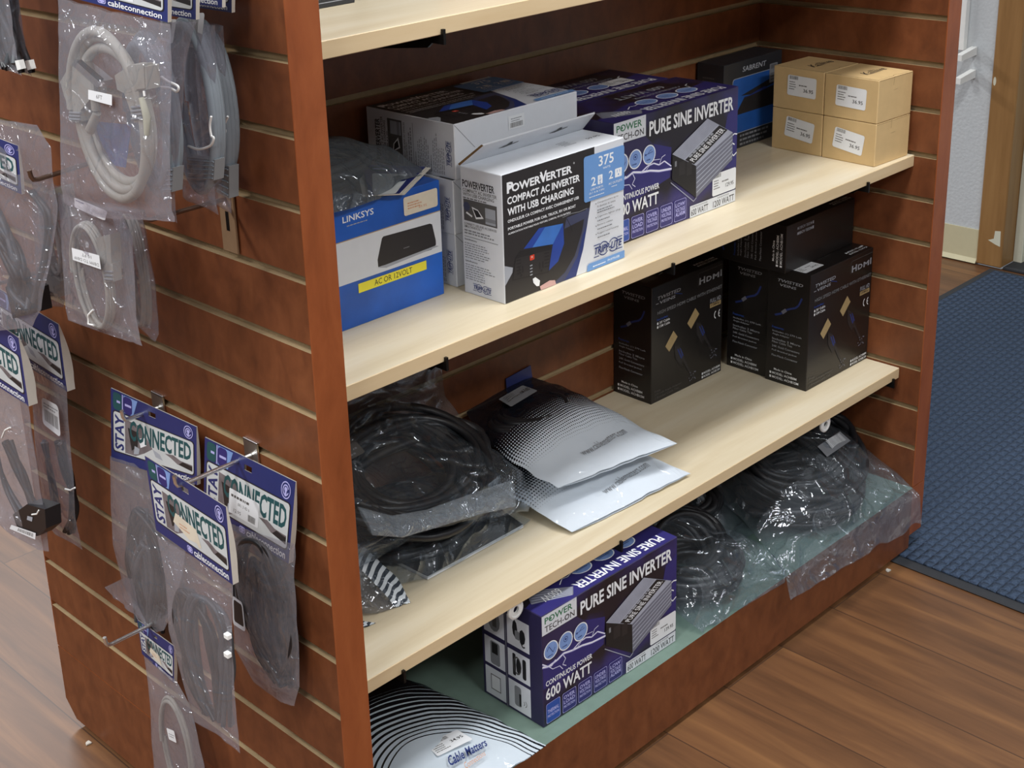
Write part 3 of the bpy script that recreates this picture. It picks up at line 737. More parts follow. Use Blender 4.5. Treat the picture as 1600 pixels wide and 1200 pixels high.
def art_pv_side(L):
    L.text('POWERVERTER', 0.0035, 0.1430, 0.0600, 0.1528, 'black_ink', 0.025); L.text('COMPACT AC INVERTER', 0.0040, 0.1370, 0.0640, 0.1415, 'dim_ink', 0.015)
    L.text('WITH USB CHARGING', 0.0040, 0.1318, 0.0590, 0.1362, 'dim_ink', 0.015); L.dashes(0.004, 0.1285, 0.0635, 0.1312, 1, 'dim_ink', 3, 0.5)
    L.rect(0.0045, 0.0990, 0.0635, 0.1275, 'dim_ink'); L.disc(0.010, 0.118, 0.006, 'seat_ink', 14); L.poly([(0.019, 0.119), (0.030, 0.117), (0.040, 0.107), (0.026, 0.104)], 'white_ink'); L.poly([(0.021, 0.117), (0.030, 0.1155), (0.036, 0.1085), (0.027, 0.1065)], 'black_ink'); L.rect(0.043, 0.101, 0.061, 0.122, 'silver_ink'); L.rect(0.043, 0.104, 0.061, 0.109, 'grey_ink'); L.poly([(0.008, 0.109), (0.019, 0.105), (0.020, 0.107), (0.010, 0.111)], 'white_ink')
    L.text('CONNECT USB AND AC DEVICES', 0.0045, 0.0935, 0.0620, 0.0965, 'dim_ink', 0.01); L.text('SIMULTANEOUSLY', 0.0045, 0.0898, 0.0360, 0.0928, 'dim_ink', 0.01); L.dashes(0.0045, 0.0815, 0.058, 0.0888, 2, 'grey_ink', 5, 0.5)
    L.line([(0.004, 0.0778), (0.064, 0.0778)], 0.0006, 'dim_ink'); L.text('Specifications', 0.004, 0.0722, 0.026, 0.0752, 'black_ink', 0.01); L.dashes(0.004, 0.0490, 0.056, 0.0715, 7, 'grey_ink', 7, 0.35)
    L.text('Spécifications', 0.004, 0.0430, 0.026, 0.0460, 'black_ink', 0.01); L.dashes(0.004, 0.0200, 0.058, 0.0425, 7, 'grey_ink', 9, 0.35)
    tripp(L, 0.0165, 0.0060, 0.0330, 0.0105)
# standing, with its hang tab raised
def art_pv(F, L, T, r): art_pv_front(F); art_pv_side(L); T.dashes(0.150, 0.030, 0.176, 0.050, 4, 'grey_ink', 3, 0.4); T.text('59.95', 0.196, 0.030, 0.222, 0.036, 'dim_ink', 0.01)
pv = carton('inverter_box', 'white and black compact inverter box standing with its white hang tab raised', 'box', IW, ID, IH, (0.3693, 0.0812, Z2), 'white_board', art=art_pv)
mb = MB(); tb = 0.029; lean = -0.0335; y0, y1 = ID - 0.0005, ID + lean
A = [(0.000, y0, IH), (IW, y0, IH), (IW - 0.012, y1, IH + tb), (0.010, y1, IH + tb)]
n = (V(A[1]) - V(A[0])).cross(V(A[3]) - V(A[0])).normalized() * 0.0022
mb.prism(A, n * -1, 'white_board')
tc = quadmap(mb, A[3], A[2], A[1], A[0], IW, 0.044, (0, -0.66, -0.75), h0=0.0004)
if n.z > 0: n = -n
for hx in (0.050, 0.150):
    tc.poly([(hx, 0.021), (hx + 0.013, 0.0250), (hx + 0.016, 0.0310), (hx + 0.021, 0.0310), (hx + 0.024, 0.0250), (hx + 0.036, 0.0265), (hx + 0.036, 0.0245), (hx + 0.013, 0.0195)], 'black_ink')
tab = mb.build('hang_tab', pv, local=True)
mb = MB(); mb.prism([(-0.0006, y0, IH + 0.0004), (0.0094, y1, IH + tb), (0.0094, y1 + 0.003, IH + tb + 0.001), (-0.0006, y0 + 0.003, IH + 0.002)], (0.0005, 0, 0), 'kraft_dark'); mb.build('tab_lining', tab, local=True)
# three lying flat in a stack: the printed front faces up, the plain bottom faces the aisle
def art_flat(F, L, T, r):
    a = T.sub((0, 0), (1, 0), (0, 1)); art_pv_front(a)
    s = Canvas(L.mb, lambda u, v, h: V((-h, v, u)))      # the side panel, turned with the box
    art_pv_side(s)
    F.line([(0.0005, ID - 0.001), (0.036, 0.036)], 0.0007, 'grey_ink')
lab = (('white inverter box lying flat, topmost of its stack of three', Z2 + 2 * ID), ('white inverter box lying flat, middle of its stack of three', Z2 + ID), ('white inverter box lying flat on the shelf, bottom of its stack of three', Z2))
fb = None
for k, (lb, z) in enumerate(lab):
    loc = (0.3715 + (0.004, 0.0, 0.002)[k], 0.1685 + (0.0, 0.002, 0.004)[k], z + 0.0002)
    if fb is None:
        fb = carton('inverter_box', lb, 'box', IW, IH, ID, loc, 'white_board', art=art_flat, group='flat inverter boxes in a stack')
        mb = MB(); c = plane(mb, (0, 0, 0), (1, 0, 0), (0, 0, 1), h0=0.0006); c.rect(0.098, 0.046, 0.128, 0.064, 'sticker'); c.bars(0.101, 0.048, 0.125, 0.0545, 'dim_ink'); c.dashes(0.103, 0.056, 0.123, 0.062, 2, 'grey_ink', 2, 0.4); mb.build('barcode_label', fb, local=True)
    else: dup(fb, lb, loc, group='flat inverter boxes in a stack')

# the purple inverter boxes
SW, SD, SH = 0.288, 0.1175, 0.1778
def bolt(c, pts, w, mat='lilac_ink'): c.line(pts, w, mat)
def inverter_pic(c, A, B, Cc, D, E, Fq):
    """drawing of the finned metal inverter: front face A B E F, lid A B C D"""
    c.poly([A, B, Cc, D], 'steel_light')
    s = c.sub(A, (B[0] - A[0], B[1] - A[1]), (D[0] - A[0], D[1] - A[1]))
    for k in range(9): s.line([(0.04 + k * 0.05, 0.01), (0.04 + k * 0.05, 0.99)], 0.012, 'steel_mid')
    s.poly([(0.52, 0.01), (0.90, 0.01), (0.90, 0.99), (0.52, 0.99)], 'black_ink')
    t = c.sub((A[0] + (B[0] - A[0]) * 0.84, A[1] + (B[1] - A[1]) * 0.84), (D[0] - A[0], D[1] - A[1]), (A[0] - B[0], A[1] - B[1]))
    t.text('PURE SINE INVERTER', 0.05, 0.0, 0.96, 0.20, 'white_ink', 0.012); t.dashes(0.10, 0.24, 0.9, 0.34, 1, 'silver_ink', 5, 0.7)
    c.poly([B, Cc, (Cc[0] + (E[0] - B[0]) * 0.6 - 0.0005, Cc[1] + (E[1] - B[1]) * 0.85), E], 'steel_mid')
    g = c.sub(B, (Cc[0] - B[0], Cc[1] - B[1]), (E[0] - B[0], E[1] - B[1]))
    for k in range(6): g.line([(0.01, 0.10 + k * 0.15), (0.99, 0.09 + k * 0.125)], 0.035, 'steel_light')
    c.poly([A, B, E, Fq], 'black_ink')
    c.line([(Fq[0] - 0.003, Fq[1] - 0.004), (E[0] - 0.006, E[1] - 0.004), (E[0] + 0.001, E[1])], 0.0012, 'steel_light')
    c.rect(A[0] + 0.006, A[1] - 0.020, A[0] + 0.010, A[1] - 0.012, 'grey_ink'); c.rect(A[0] + 0.016, Fq[1] + 0.002, A[0] + 0.030, Fq[1] + 0.022, 'dark_ink'); c.rect(A[0] + 0.034, Fq[1] - 0.002, A[0] + 0.046, Fq[1] + 0.018, 'dark_ink')
def art_sine(F, L, T, r):
    F.poly([(0.001, 0.062), (0.055, 0.060), (0.125, 0.074), (0.128, 0.118), (0.060, 0.140), (0.001, 0.146)], 'purple_ink')
    F.poly([(0.001, 0.098), (0.001, 0.146), (0.069, 0.146), (0.090, 0.128), (0.030, 0.100)], 'sine_side')
    F.poly([(0.240, 0.060), (0.287, 0.055), (0.287, 0.150), (0.262, 0.140)], 'purple_ink')
    for pts, w in (([(0.000, 0.098), (0.012, 0.094), (0.030, 0.096), (0.042, 0.100), (0.060, 0.096), (0.080, 0.094), (0.100, 0.089), (0.129, 0.086)], 0.0036), ([(0.000, 0.103), (0.010, 0.095), (0.018, 0.092), (0.026, 0.098)], 0.0022),
                   ([(0.060, 0.096), (0.074, 0.102), (0.088, 0.103), (0.100, 0.098), (0.112, 0.101), (0.128, 0.090)], 0.0022), ([(0.040, 0.100), (0.046, 0.090), (0.040, 0.083), (0.047, 0.078)], 0.0013), ([(0.012, 0.094), (0.020, 0.086), (0.034, 0.084), (0.040, 0.076)], 0.0012),
                   ([(0.100, 0.098), (0.106, 0.108), (0.114, 0.110)], 0.0011), ([(0.070, 0.096), (0.086, 0.108), (0.102, 0.106)], 0.001)):
        bolt(F, pts, w); bolt(F, [(a, b + 0.0002) for a, b in pts], w * 0.5, 'white_ink')
    for pts in ([(0.272, 0.104), (0.280, 0.107), (0.287, 0.105)], [(0.272, 0.080), (0.279, 0.073), (0.287, 0.077)], [(0.273, 0.095), (0.281, 0.090)]): bolt(F, pts, 0.0018, 'white_ink')
    F.rect(0.0005, 0.1470, 0.0695, 0.1772, 'white_board')
    F.text('POWER', 0.0060, 0.1630, 0.0610, 0.1730, 'green_ink', 0.02); F.text('TECH-ON', 0.0060, 0.1500, 0.0650, 0.1595, 'dark_ink', 0.008)
    F.disc(0.0180, 0.1680, 0.0018, 'green_ink', 10); F.ring(0.0497, 0.1548, 0.0030, 0.0007, 'grey_ink', 14); F.text('TM', 0.0625, 0.1735, 0.0655, 0.1748, 'grey_ink', 0)
    F.text('PURE SINE INVERTER', 0.0772, 0.1440, 0.2755, 0.1655, 'white_ink', 0.026)
    for k, x in enumerate((0.0172, 0.0465, 0.0770)):
        F.disc(x, 0.1180, 0.0142, 'white_ink', 22); F.disc(x, 0.1180, 0.0126, 'disc_ink', 22)
        if k == 0: F.line([(x - 0.008, 0.119), (x - 0.004, 0.125), (x, 0.119), (x + 0.004, 0.113), (x + 0.008, 0.119)], 0.001, 'navy_ink'); F.dashes(x - 0.007, 0.109, x + 0.007, 0.112, 1, 'navy_ink', 3, 0.6)
        if k == 1: F.ring(x, 0.121, 0.0045, 0.001, 'navy_ink', 14); F.disc(x, 0.121, 0.0018, 'navy_ink', 10); F.dashes(x - 0.007, 0.110, x + 0.007, 0.113, 1, 'navy_ink', 4, 0.6)
        if k == 2: F.line([(x - 0.008, 0.119), (x + 0.008, 0.121)], 0.0009, 'navy_ink'); F.line([(x - 0.003, 0.1195), (x + 0.002, 0.124), (x + 0.005, 0.124)], 0.0009, 'navy_ink'); F.disc(x - 0.008, 0.119, 0.0017, 'navy_ink', 8); F.dashes(x - 0.006, 0.110, x + 0.006, 0.113, 1, 'navy_ink', 4, 0.6)
    F.text('CONTINUOUS POWER', 0.0055, 0.0640, 0.1000, 0.0725, 'white_ink', 0.02); F.text('600 WATT', 0.0050, 0.0415, 0.0985, 0.0600, 'white_ink', 0.022)
    for k, t in enumerate((('THERMAL', 'PROTECTION'), ('OVER', 'LOAD', 'PROTECTION'), ('OVER', 'VOLTAGE', 'PROTECTION'), ('UNDER', 'VOLTAGE', 'PROTECTION'), ('LOW', 'VOLTAGE', 'ALARM'))):
        a = 0.0058 + k * 0.0325; F.rrect(a - 0.0006, 0.0034, a + 0.0276, 0.0356, 0.003, 'lilac_ink'); F.rrect(a, 0.0040, a + 0.0270, 0.0350, 0.003, 'blue_ink' if k < 1 else 'purple_ink')
        y = 0.0250 if len(t) == 3 else 0.0190
        for q in t:
            hh = 0.0042 if q == 'PROTECTION' else 0.0060; F.text(q, a + 0.0022, y - (0.0018 if hh < 0.005 else 0) * 0, a + 0.0248, y + hh, 'lilac_ink', 0.02); y -= 0.0076 if q != t[-2] else 0.0066
    F.rect(0.1725, 0.0008, 0.2855, 0.0190, 'white_board'); F.text('600 WATT', 0.1755, 0.0030, 0.2170, 0.0130, 'black_ink', 0.01); F.text('1200 WATT', 0.2290, 0.0030, 0.2820, 0.0130, 'black_ink', 0.01)
    F.text('CONTINUOUS POWER', 0.1765, 0.0148, 0.2150, 0.0172, 'dim_ink', 0.0); F.text('SURGE POWER', 0.2400, 0.0148, 0.2690, 0.0172, 'dim_ink', 0.0)
    inverter_pic(F, (0.1290, 0.1075), (0.1854, 0.0780), (0.2747, 0.1100), (0.2114, 0.1436), (0.1866, 0.0290), (0.1288, 0.0700))
    # lid
    T.poly([(0.001, 0.001), (0.287, 0.001), (0.287, 0.060), (0.200, 0.045), (0.110, 0.060), (0.001, 0.030)], 'purple_ink')
    T.text('PURE SINE INVERTER', 0.086, 0.008, 0.270, 0.025, 'white_ink', 0.02, 180)
    for k, x in enumerate((0.128, 0.176, 0.222)): T.disc(x, 0.046, 0.020, 'white_ink', 22, 0.014); T.disc(x, 0.046, 0.018, 'disc_ink', 22, 0.0124); T.dashes(x - 0.012, 0.042, x + 0.012, 0.050, 2, 'navy_ink', k, 0.3)
    T.text('600 WATT', 0.110, 0.080, 0.220, 0.096, 'silver_ink', 0.014, 180); T.text('CONTINUOUS POWER', 0.130, 0.066, 0.235, 0.073, 'silver_ink', 0.01, 180)
    T.poly([(0.012, 0.030), (0.070, 0.006), (0.085, 0.020), (0.030, 0.058)], 'steel_mid')
    for k in range(6): T.line([(0.014 + k * 0.0045, 0.0315 + k * 0.0045), (0.069 + k * 0.0026, 0.0065 + k * 0.0024)], 0.0016, 'steel_light')
    T.text('600W', 0.030, 0.020, 0.066, 0.034, 'white_ink', 0.014, 180)
    bolt(T, [(0.075, 0.036), (0.088, 0.044), (0.098, 0.042), (0.110, 0.046)], 0.0014, 'white_ink'); bolt(T, [(0.240, 0.052), (0.245, 0.066), (0.255, 0.070)], 0.0014, 'white_ink')
    # end with six picture panels
    for i, (u0, u1) in enumerate(((0.0050, 0.0455), (0.0512, 0.0940))):
        for j, (v0, v1) in enumerate(((0.0040, 0.0500), (0.0556, 0.1000), (0.1076, 0.1540))):
            L.rect(u0, v0, u1, v1, 'white_board'); cx, cy = (u0 + u1) / 2, (v0 + v1) / 2
            if (i, j) == (0, 0): L.ring(cx, cy, 0.0140, 0.0016, 'dim_ink', 4, 45, 405, ry=0.0180); L.rect(cx - 0.007, cy - 0.011, cx + 0.007, cy + 0.011, 'sticker')
            elif (i, j) == (0, 1): L.rrect(cx - 0.009, cy - 0.020, cx + 0.010, cy + 0.018, 0.004, 'grey_ink'); L.rect(cx - 0.006, cy - 0.002, cx + 0.006, cy + 0.016, 'black_ink')
            elif (i, j) == (0, 2): L.disc(cx, cy, 0.012, 'grey_ink', 12, 0.018); L.rect(cx - 0.003, cy - 0.010, cx + 0.005, cy + 0.012, 'dim_ink')
            elif (i, j) == (1, 0): L.rrect(cx - 0.010, cy - 0.016, cx + 0.003, cy + 0.017, 0.004, 'grey_ink'); L.rect(cx - 0.001, cy - 0.014, cx + 0.003, cy + 0.006, 'black_ink'); L.ring(cx + 0.008, cy - 0.006, 0.006, 0.001, 'dim_ink', 10, -60, 60); L.ring(cx + 0.006, cy - 0.006, 0.004, 0.001, 'dim_ink', 10, -60, 60)
            elif (i, j) == (1, 1): L.rrect(cx - 0.012, cy - 0.018, cx - 0.006, cy + 0.018, 0.002, 'black_ink'); L.disc(cx - 0.001, cy, 0.0045, 'black_ink', 8, 0.014); L.rrect(cx + 0.007, cy - 0.017, cx + 0.014, cy + 0.016, 0.003, 'black_ink'); L.ring(cx - 0.003, cy, 0.008, 0.0015, 'dim_ink', 12, ry=0.015)
            else:
                L.disc(cx - 0.006, cy + 0.006, 0.005, 'black_ink', 8, 0.014); L.disc(cx + 0.008, cy - 0.002, 0.006, 'black_ink', 8, 0.012); L.rrect(cx - 0.006, cy - 0.010, cx + 0.003, cy + 0.004, 0.002, 'grey_ink'); L.line([(cx + 0.004, cy - 0.010), (cx + 0.009, cy - 0.018), (cx + 0.013, cy - 0.016)], 0.002, 'black_ink')
    L.line([(0.0484, 0.0), (0.0484, SH)], 0.0014, 'grey_ink')
def sine_box(label, loc, amount, rot=0):
    r = carton('inverter_box', label, 'box', SW, SD, SH, loc, 'sine_print', {'-x': 'sine_side'}, rot, 'purple sine inverter boxes', art_sine)
    sticker_part(r, (0, 0, 0), (1, 0, 0), (0, 0, 1), 0.2270, 0.0205, 0.0590, 0.0340, amount)
    return r
s0 = sine_box('purple pure sine inverter box standing behind the raised hang tab of the white box', (0.6261, 0.1185, Z2), '129.95')
s1 = dup(s0, 'purple pure sine inverter box against the back panel, behind its twin', (0.6120, 0.2375, Z2))
mb = MB(); c = plane(mb, (0, 0, SH), (1, 0, 0), (0, 1, 0), h0=0.0008); price(c, 0.190, 0.030, 0.055, 0.030, '129.95', 5); mb.build('lid_label', s1, local=True)
sine_box('purple pure sine inverter box on the green base deck, under the lowest shelf', (0.3640, 0.0262, ZS), '139.95', -1.0)

# the black cable boxes
HW, HD, HH = 0.2165, 0.0832, 0.2100
def art_hdmi(F, L, T, r):
    F.text('TWISTED', 0.0160, 0.1845, 0.0850, 0.1905, 'silver_ink', 0.012, 0, 0.03); F.text('VEINS', 0.0225, 0.1762, 0.0690, 0.1815, 'silver_ink', 0.012, 0, 0.03); F.line([(0.012, 0.1785), (0.020, 0.1785)], 0.001, 'silver_ink'); F.line([(0.069, 0.184), (0.090, 0.178)], 0.0008, 'blue_ink')
    F.line([(0.1380, 0.1790), (0.1380, 0.2000), (0.1410, 0.2020), (0.2150, 0.2020)], 0.0008, 'dim_ink')
    F.text('H', 0.1415, 0.1810, 0.1590, 0.1930, 'silver_ink', 0.03); F.text('D', 0.1630, 0.1810, 0.1795, 0.1905, 'silver_ink', 0.03); F.text('M', 0.1830, 0.1810, 0.2030, 0.1905, 'silver_ink', 0.03); F.rect(0.2070, 0.1810, 0.2110, 0.1930, 'silver_ink')
    F.text('HIGH SPEED HDMI CABLE WITH ETHERNET', 0.0170, 0.1585, 0.2130, 0.1645, 'grey_ink', 0.004)
    F.text('FULL HD', 0.1765, 0.1385, 0.2100, 0.1460, 'silver_ink', 0.012); F.rect(0.1760, 0.1295, 0.2105, 0.1370, 'gold_ink'); F.text('1080p', 0.1800, 0.1305, 0.2070, 0.1362, 'black_ink', 0.014)
    F.ring(0.1960, 0.1130, 0.0062, 0.0018, 'white_ink', 12, 100, 260, ry=0.0075); F.ring(0.2090, 0.1130, 0.0062, 0.0018, 'white_ink', 12, 100, 260, ry=0.0075); F.line([(0.2035, 0.1130), (0.2075, 0.1130)], 0.0018, 'white_ink')
    F.text('Includes:', 0.0155, 0.1480, 0.0480, 0.1520, 'blue_ink', 0.008)
    for y, t in ((0.1410, "30' Cable"), (0.1345, "15M Cable")): F.rect(0.0155, y, 0.0195, y + 0.004, 'white_ink'); F.text(t, 0.0225, y, 0.0530, y + 0.0045, 'white_ink', 0.006)
    for ax, ay in ((0.1180, 0.1270), (0.0520, 0.1030)):
        F.poly([(ax + 0.0120, ay + 0.0150), (ax + 0.0245, ay + 0.0010), (ax + 0.0000, ay - 0.0200), (ax - 0.0120, ay - 0.0070)], 'gold_ink')
        F.poly([(ax + 0.0150, ay - 0.0120), (ax + 0.0300, ay - 0.0180), (ax + 0.0480, ay - 0.0480), (ax + 0.0340, ay - 0.0560), (ax + 0.0180, ay - 0.0360)], 'dark_ink')
        F.poly([(ax + 0.0240, ay - 0.0220), (ax + 0.0280, ay - 0.0230), (ax + 0.0400, ay - 0.0420), (ax + 0.0360, ay - 0.0430)], 'navy_ink'); F.poly([(ax + 0.0310, ay - 0.0210), (ax + 0.0350, ay - 0.0240), (ax + 0.0440, ay - 0.0390), (ax + 0.0400, ay - 0.0400)], 'navy_ink')
        F.line([(ax + 0.0420, ay - 0.0450), (ax + 0.0600, ay - 0.0700), (ax + 0.0780, ay - 0.0900)], 0.006, 'dark_ink'); R = random.Random(4)
        for k in range(14): F.disc(ax + 0.0700 + R.uniform(-0.010, 0.014), ay - 0.0860 + R.uniform(-0.008, 0.010), 0.0012, 'steel_mid', 6)
    for y in (0.0125, 0.0060): F.rect(0.1535, y - 0.002, 0.1570, y + 0.0022, 'white_ink'); F.text('MODEL: ACHB%s' % ('8M' if y > 0.01 else '15M'), 0.1590, y - 0.002, 0.2110, y + 0.0022, 'white_ink', 0.006)
    F.text('Free:', 0.0090, 0.0190, 0.0270, 0.0235, 'dim_ink', 0.004); F.text('270 Left Angle Adapter', 0.0090, 0.0125, 0.0900, 0.0170, 'dim_ink', 0.004); F.text('2 Braided Cable Ties', 0.0090, 0.0065, 0.0820, 0.0108, 'dim_ink', 0.004)
    L.text('TWISTED', 0.0185, 0.1860, 0.0690, 0.1912, 'silver_ink', 0.01, 0, 0.03); L.text('VEINS', 0.0230, 0.1785, 0.0560, 0.1830, 'silver_ink', 0.01, 0, 0.03)
    L.line([(0.016, 0.124), (0.028, 0.129), (0.036, 0.137), (0.046, 0.142), (0.056, 0.146), (0.062, 0.152), (0.068, 0.166)], 0.0035, 'navy_ink'); L.line([(0.030, 0.131), (0.038, 0.138)], 0.006, 'steel_mid')
    L.text('Features:', 0.0115, 0.1000, 0.0350, 0.1042, 'blue_ink', 0.006)
    for y, t, w in ((0.0925, 'Includes (1) 270 Left', 0.058), (0.0870, 'Angle Adapter', 0.034), (0.0785, 'Includes 2 Micro', 0.056), (0.0730, 'Fiber Cable Ties', 0.040), (0.0650, '24K Gold Connectors', 0.055), (0.0570, 'Full Braided Jacket', 0.050), (0.0480, 'Flex-Neck Connector', 0.052)): L.text(t, 0.0125, y, 0.0125 + w, y + 0.0038, 'silver_ink', 0.006)
    L.text('Made in China', 0.0180, 0.0225, 0.0540, 0.0265, 'white_ink', 0.008); L.text('MODEL: ACHB8M', 0.0150, 0.0145, 0.0640, 0.0190, 'white_ink', 0.01); L.text('MODEL: ACHB15M', 0.0150, 0.0070, 0.0680, 0.0115, 'white_ink', 0.01)
    for y in (0.0145, 0.0070): L.rect(0.0095, y, 0.0130, y + 0.0042, 'white_ink')
    T.line([(0.0003, 0.0550), (HW - 0.0003, 0.0550)], 0.0005, 'dim_ink')
    for y in (0.0160, 0.0080): T.rect(0.1500, y, 0.1540, y + 0.0045, 'white_ink'); T.text('MODEL: ACHB%s' % ('8M' if y > 0.01 else '15M'), 0.1570, y, 0.2120, y + 0.0048, 'white_ink', 0.008)
    T.text('270 Left Adapter', 0.0850, 0.0330, 0.1300, 0.0375, 'dim_ink', 0.004)
    B = plane(F.mb, (HW, 0, 0), (-1, 0, 0), (0, 1, 0))          # underside
    for y in (0.0180, 0.0090): B.rect(0.1330, y, 0.1370, y + 0.0050, 'silver_ink'); B.text('MODEL: ACHB%s' % ('8M' if y > 0.01 else '15M'), 0.1390, y, 0.1840, y + 0.0050, 'silver_ink', 0.008)
hg = 'black cable boxes on the shelf'
h0 = carton('cable_box', 'black cable box at the shelf front with a white price label on its lid', 'box', HW, HD, HH, (1.1180, 0.1076, Z3), 'black_print', None, -0.6, hg, art_hdmi)
h1 = dup(h0, 'black cable box tucked directly behind the front right one', (1.1245, 0.1935, Z3), (0, 0, math.radians(-0.8)))
h0.scale = (0.886, 1, 1); h1.scale = (0.855, 1, 1)
h2 = dup(h0, 'black cable box standing alone at the left against the back panel', (0.9050, 0.2715, Z3), (0, 0, math.radians(-1.2)))
h3 = dup(h0, 'black cable box lying on its back on top of the two right-hand ones', (1.0975, 0.1440, Z3 + HH + 0.0006 + HD), (math.radians(-90), 0, 0)); h3.scale = (0.96, 1, 1)
sticker_part(h0, (0, 0, HH), (1, 0, 0), (0, 1, 0), 0.004, 0.0125, 0.062, 0.0300, '34.95')
mb = MB(); c = plane(mb, (0, 0, HH), (1, 0, 0), (0, 1, 0), h0=0.0007); c.rect(0.012, 0.022, 0.050, 0.050, 'dim_ink'); mb.build('lid_label', h2, local=True)

# the ribbed blue network box
def art_sab(F, L, T, r):
    F.rrect(0.0248, 0.0270, 0.1650, 0.1240, 0.005, 'silver_ink'); F.rrect(0.0258, 0.0280, 0.1640, 0.1230, 0.005, 'sabrent_blue')
    F.text('SABRENT', 0.0530, 0.1325, 0.1215, 0.1415, 'silver_ink', 0.014, 0, 0.02)
    F.poly([(0.034, 0.060), (0.060, 0.088), (0.150, 0.094), (0.162, 0.070), (0.150, 0.060)], 'dark_ink'); F.poly([(0.050, 0.092), (0.140, 0.108), (0.160, 0.100), (0.090, 0.088)], 'dark_ink'); F.poly([(0.058, 0.086), (0.130, 0.092), (0.120, 0.097)], 'navy_ink')
    for y, t in ((0.0195, 'USE YOUR DESKTOP'), (0.0120, 'FAST TRANSFER'), (0.0045, 'EASY HOT SWAP')): F.dashes(0.050, y, 0.150, y + 0.006, 1, 'grey_ink', int(y * 1e4), 0.6)
    L.dashes(0.012, 0.120, 0.040, 0.132, 2, 'dim_ink', 5, 0.4)
sb = carton('drive_enclosure_box', 'dark box with a bright blue panel beside the stacked kraft boxes', 'box', 0.170, 0.056, 0.152, (1.1240, 0.2950, Z2), 'sabrent_dark', None, 0, None, art_sab)
mb = MB(); c = plane(mb, (0, 0, 0), (1, 0, 0), (0, 0, 1), h0=0.0008); c.rrect(0.1320, 0.1000, 0.1560, 0.1330, 0.002, 'grey_ink'); c.bars(0.136, 0.124, 0.152, 0.131, 'dim_ink'); c.dashes(0.136, 0.104, 0.152, 0.120, 3, 'dim_ink', 3, 0.4); mb.build('price_label', sb, local=True)

# kraft boxes with price labels on the end facing the entrance
KW, KD, KH = 0.0985, 0.1010, 0.0712
def kraft(label, loc, st, rot, group='kraft boxes in a two by two stack', KH=KH):
    def art(F, L, T, r):
        T.text('Kalliive', 0.028, 0.038, 0.086, 0.056, 'dark_ink', 0.012, 0, 0.08)
        T.line([(0.001, 0.0022), (0.044, 0.0022), (0.050, 0.0060), (0.056, 0.0060), (0.062, 0.0022), (KW - 0.001, 0.0022)], 0.0007, 'kraft_dark')
        T.line([(0.0012, 0.001), (0.0012, KD - 0.001)], 0.0009, 'kraft_dark')
        F.line([(0.044, KH), (0.0425, KH - 0.014)], 0.0006, 'kraft_dark'); F.line([(0.043, KH - 0.0225), (0.056, KH - 0.0215)], 0.0005, 'gold_ink')
        F.line([(0.001, KH - 0.0012), (KW - 0.001, KH - 0.0012)], 0.0006, 'kraft_dark')
    r = carton('kraft_box', label, 'box', KW, KD, KH, loc, 'kraft', None, rot, group, art, bev=0.0012)
    if st: sticker_part(r, (0, KD, 0), (0, -1, 0), (0, 0, 1), *st[0], rot=st[1])
    return r
ro = -2.5; c_, s_ = math.cos(math.radians(ro)), math.sin(math.radians(ro)); kx, ky = 1.2030, 0.0530
bx, by = kx - s_ * (KD + 0.0012), ky + c_ * (KD + 0.0012)
kraft('kraft box with a tilted price label, front one of the bottom pair', (kx, ky, Z2), ((0.020, 0.0225, 0.057, 0.0345, '36.95', 4), -8), ro)
kraft('kraft box with a tilted price label, rear one of the bottom pair', (bx, by, Z2), ((0.026, 0.0260, 0.057, 0.0345, '36.95', 5), -7), ro)
kraft('kraft box topping the stack at the front, its label nearly level', (kx, ky, Z2 + KH + 0.0004), ((0.022, 0.0210, 0.057, 0.0345, '36.95', 6), -2), ro)
kraft('kraft box topping the stack at the rear, next to the blue-panel box', (bx, by, Z2 + KH + 0.0004), ((0.029, 0.0250, 0.057, 0.0345, '36.95', 7), -1), ro)
kraft('small kraft box peeping out behind the purple inverter box, lower of two', (0.9320, 0.2010, Z2), None, 0, 'kraft boxes behind the inverter box', 0.034)
kraft('small kraft box peeping out behind the purple inverter box, upper of two', (0.9290, 0.2030, Z2 + 0.0344), None, 0, 'kraft boxes behind the inverter box', 0.034)

# dark packs cut off by the top of the view, on the top shelf
def art_pack(F, L, T, r): F.line([(0.001, 0.006), (0.119, 0.006)], 0.001, 'silver_ink'); F.text('POWER-642', 0.016, 0.010, 0.108, 0.024, 'silver_ink', 0.014)
t0 = carton('accessory_pack', 'dark grey box on the top shelf next to the near end panel', 'box', 0.120, 0.10, 0.150, (0.1380, 0.2050, Z1), 'sabrent_dark', None, 0, 'dark packs on the top shelf', art_pack)
dup(t0, 'dark grey box on the top shelf, second from the near end panel', (0.2800, 0.2080, Z1))
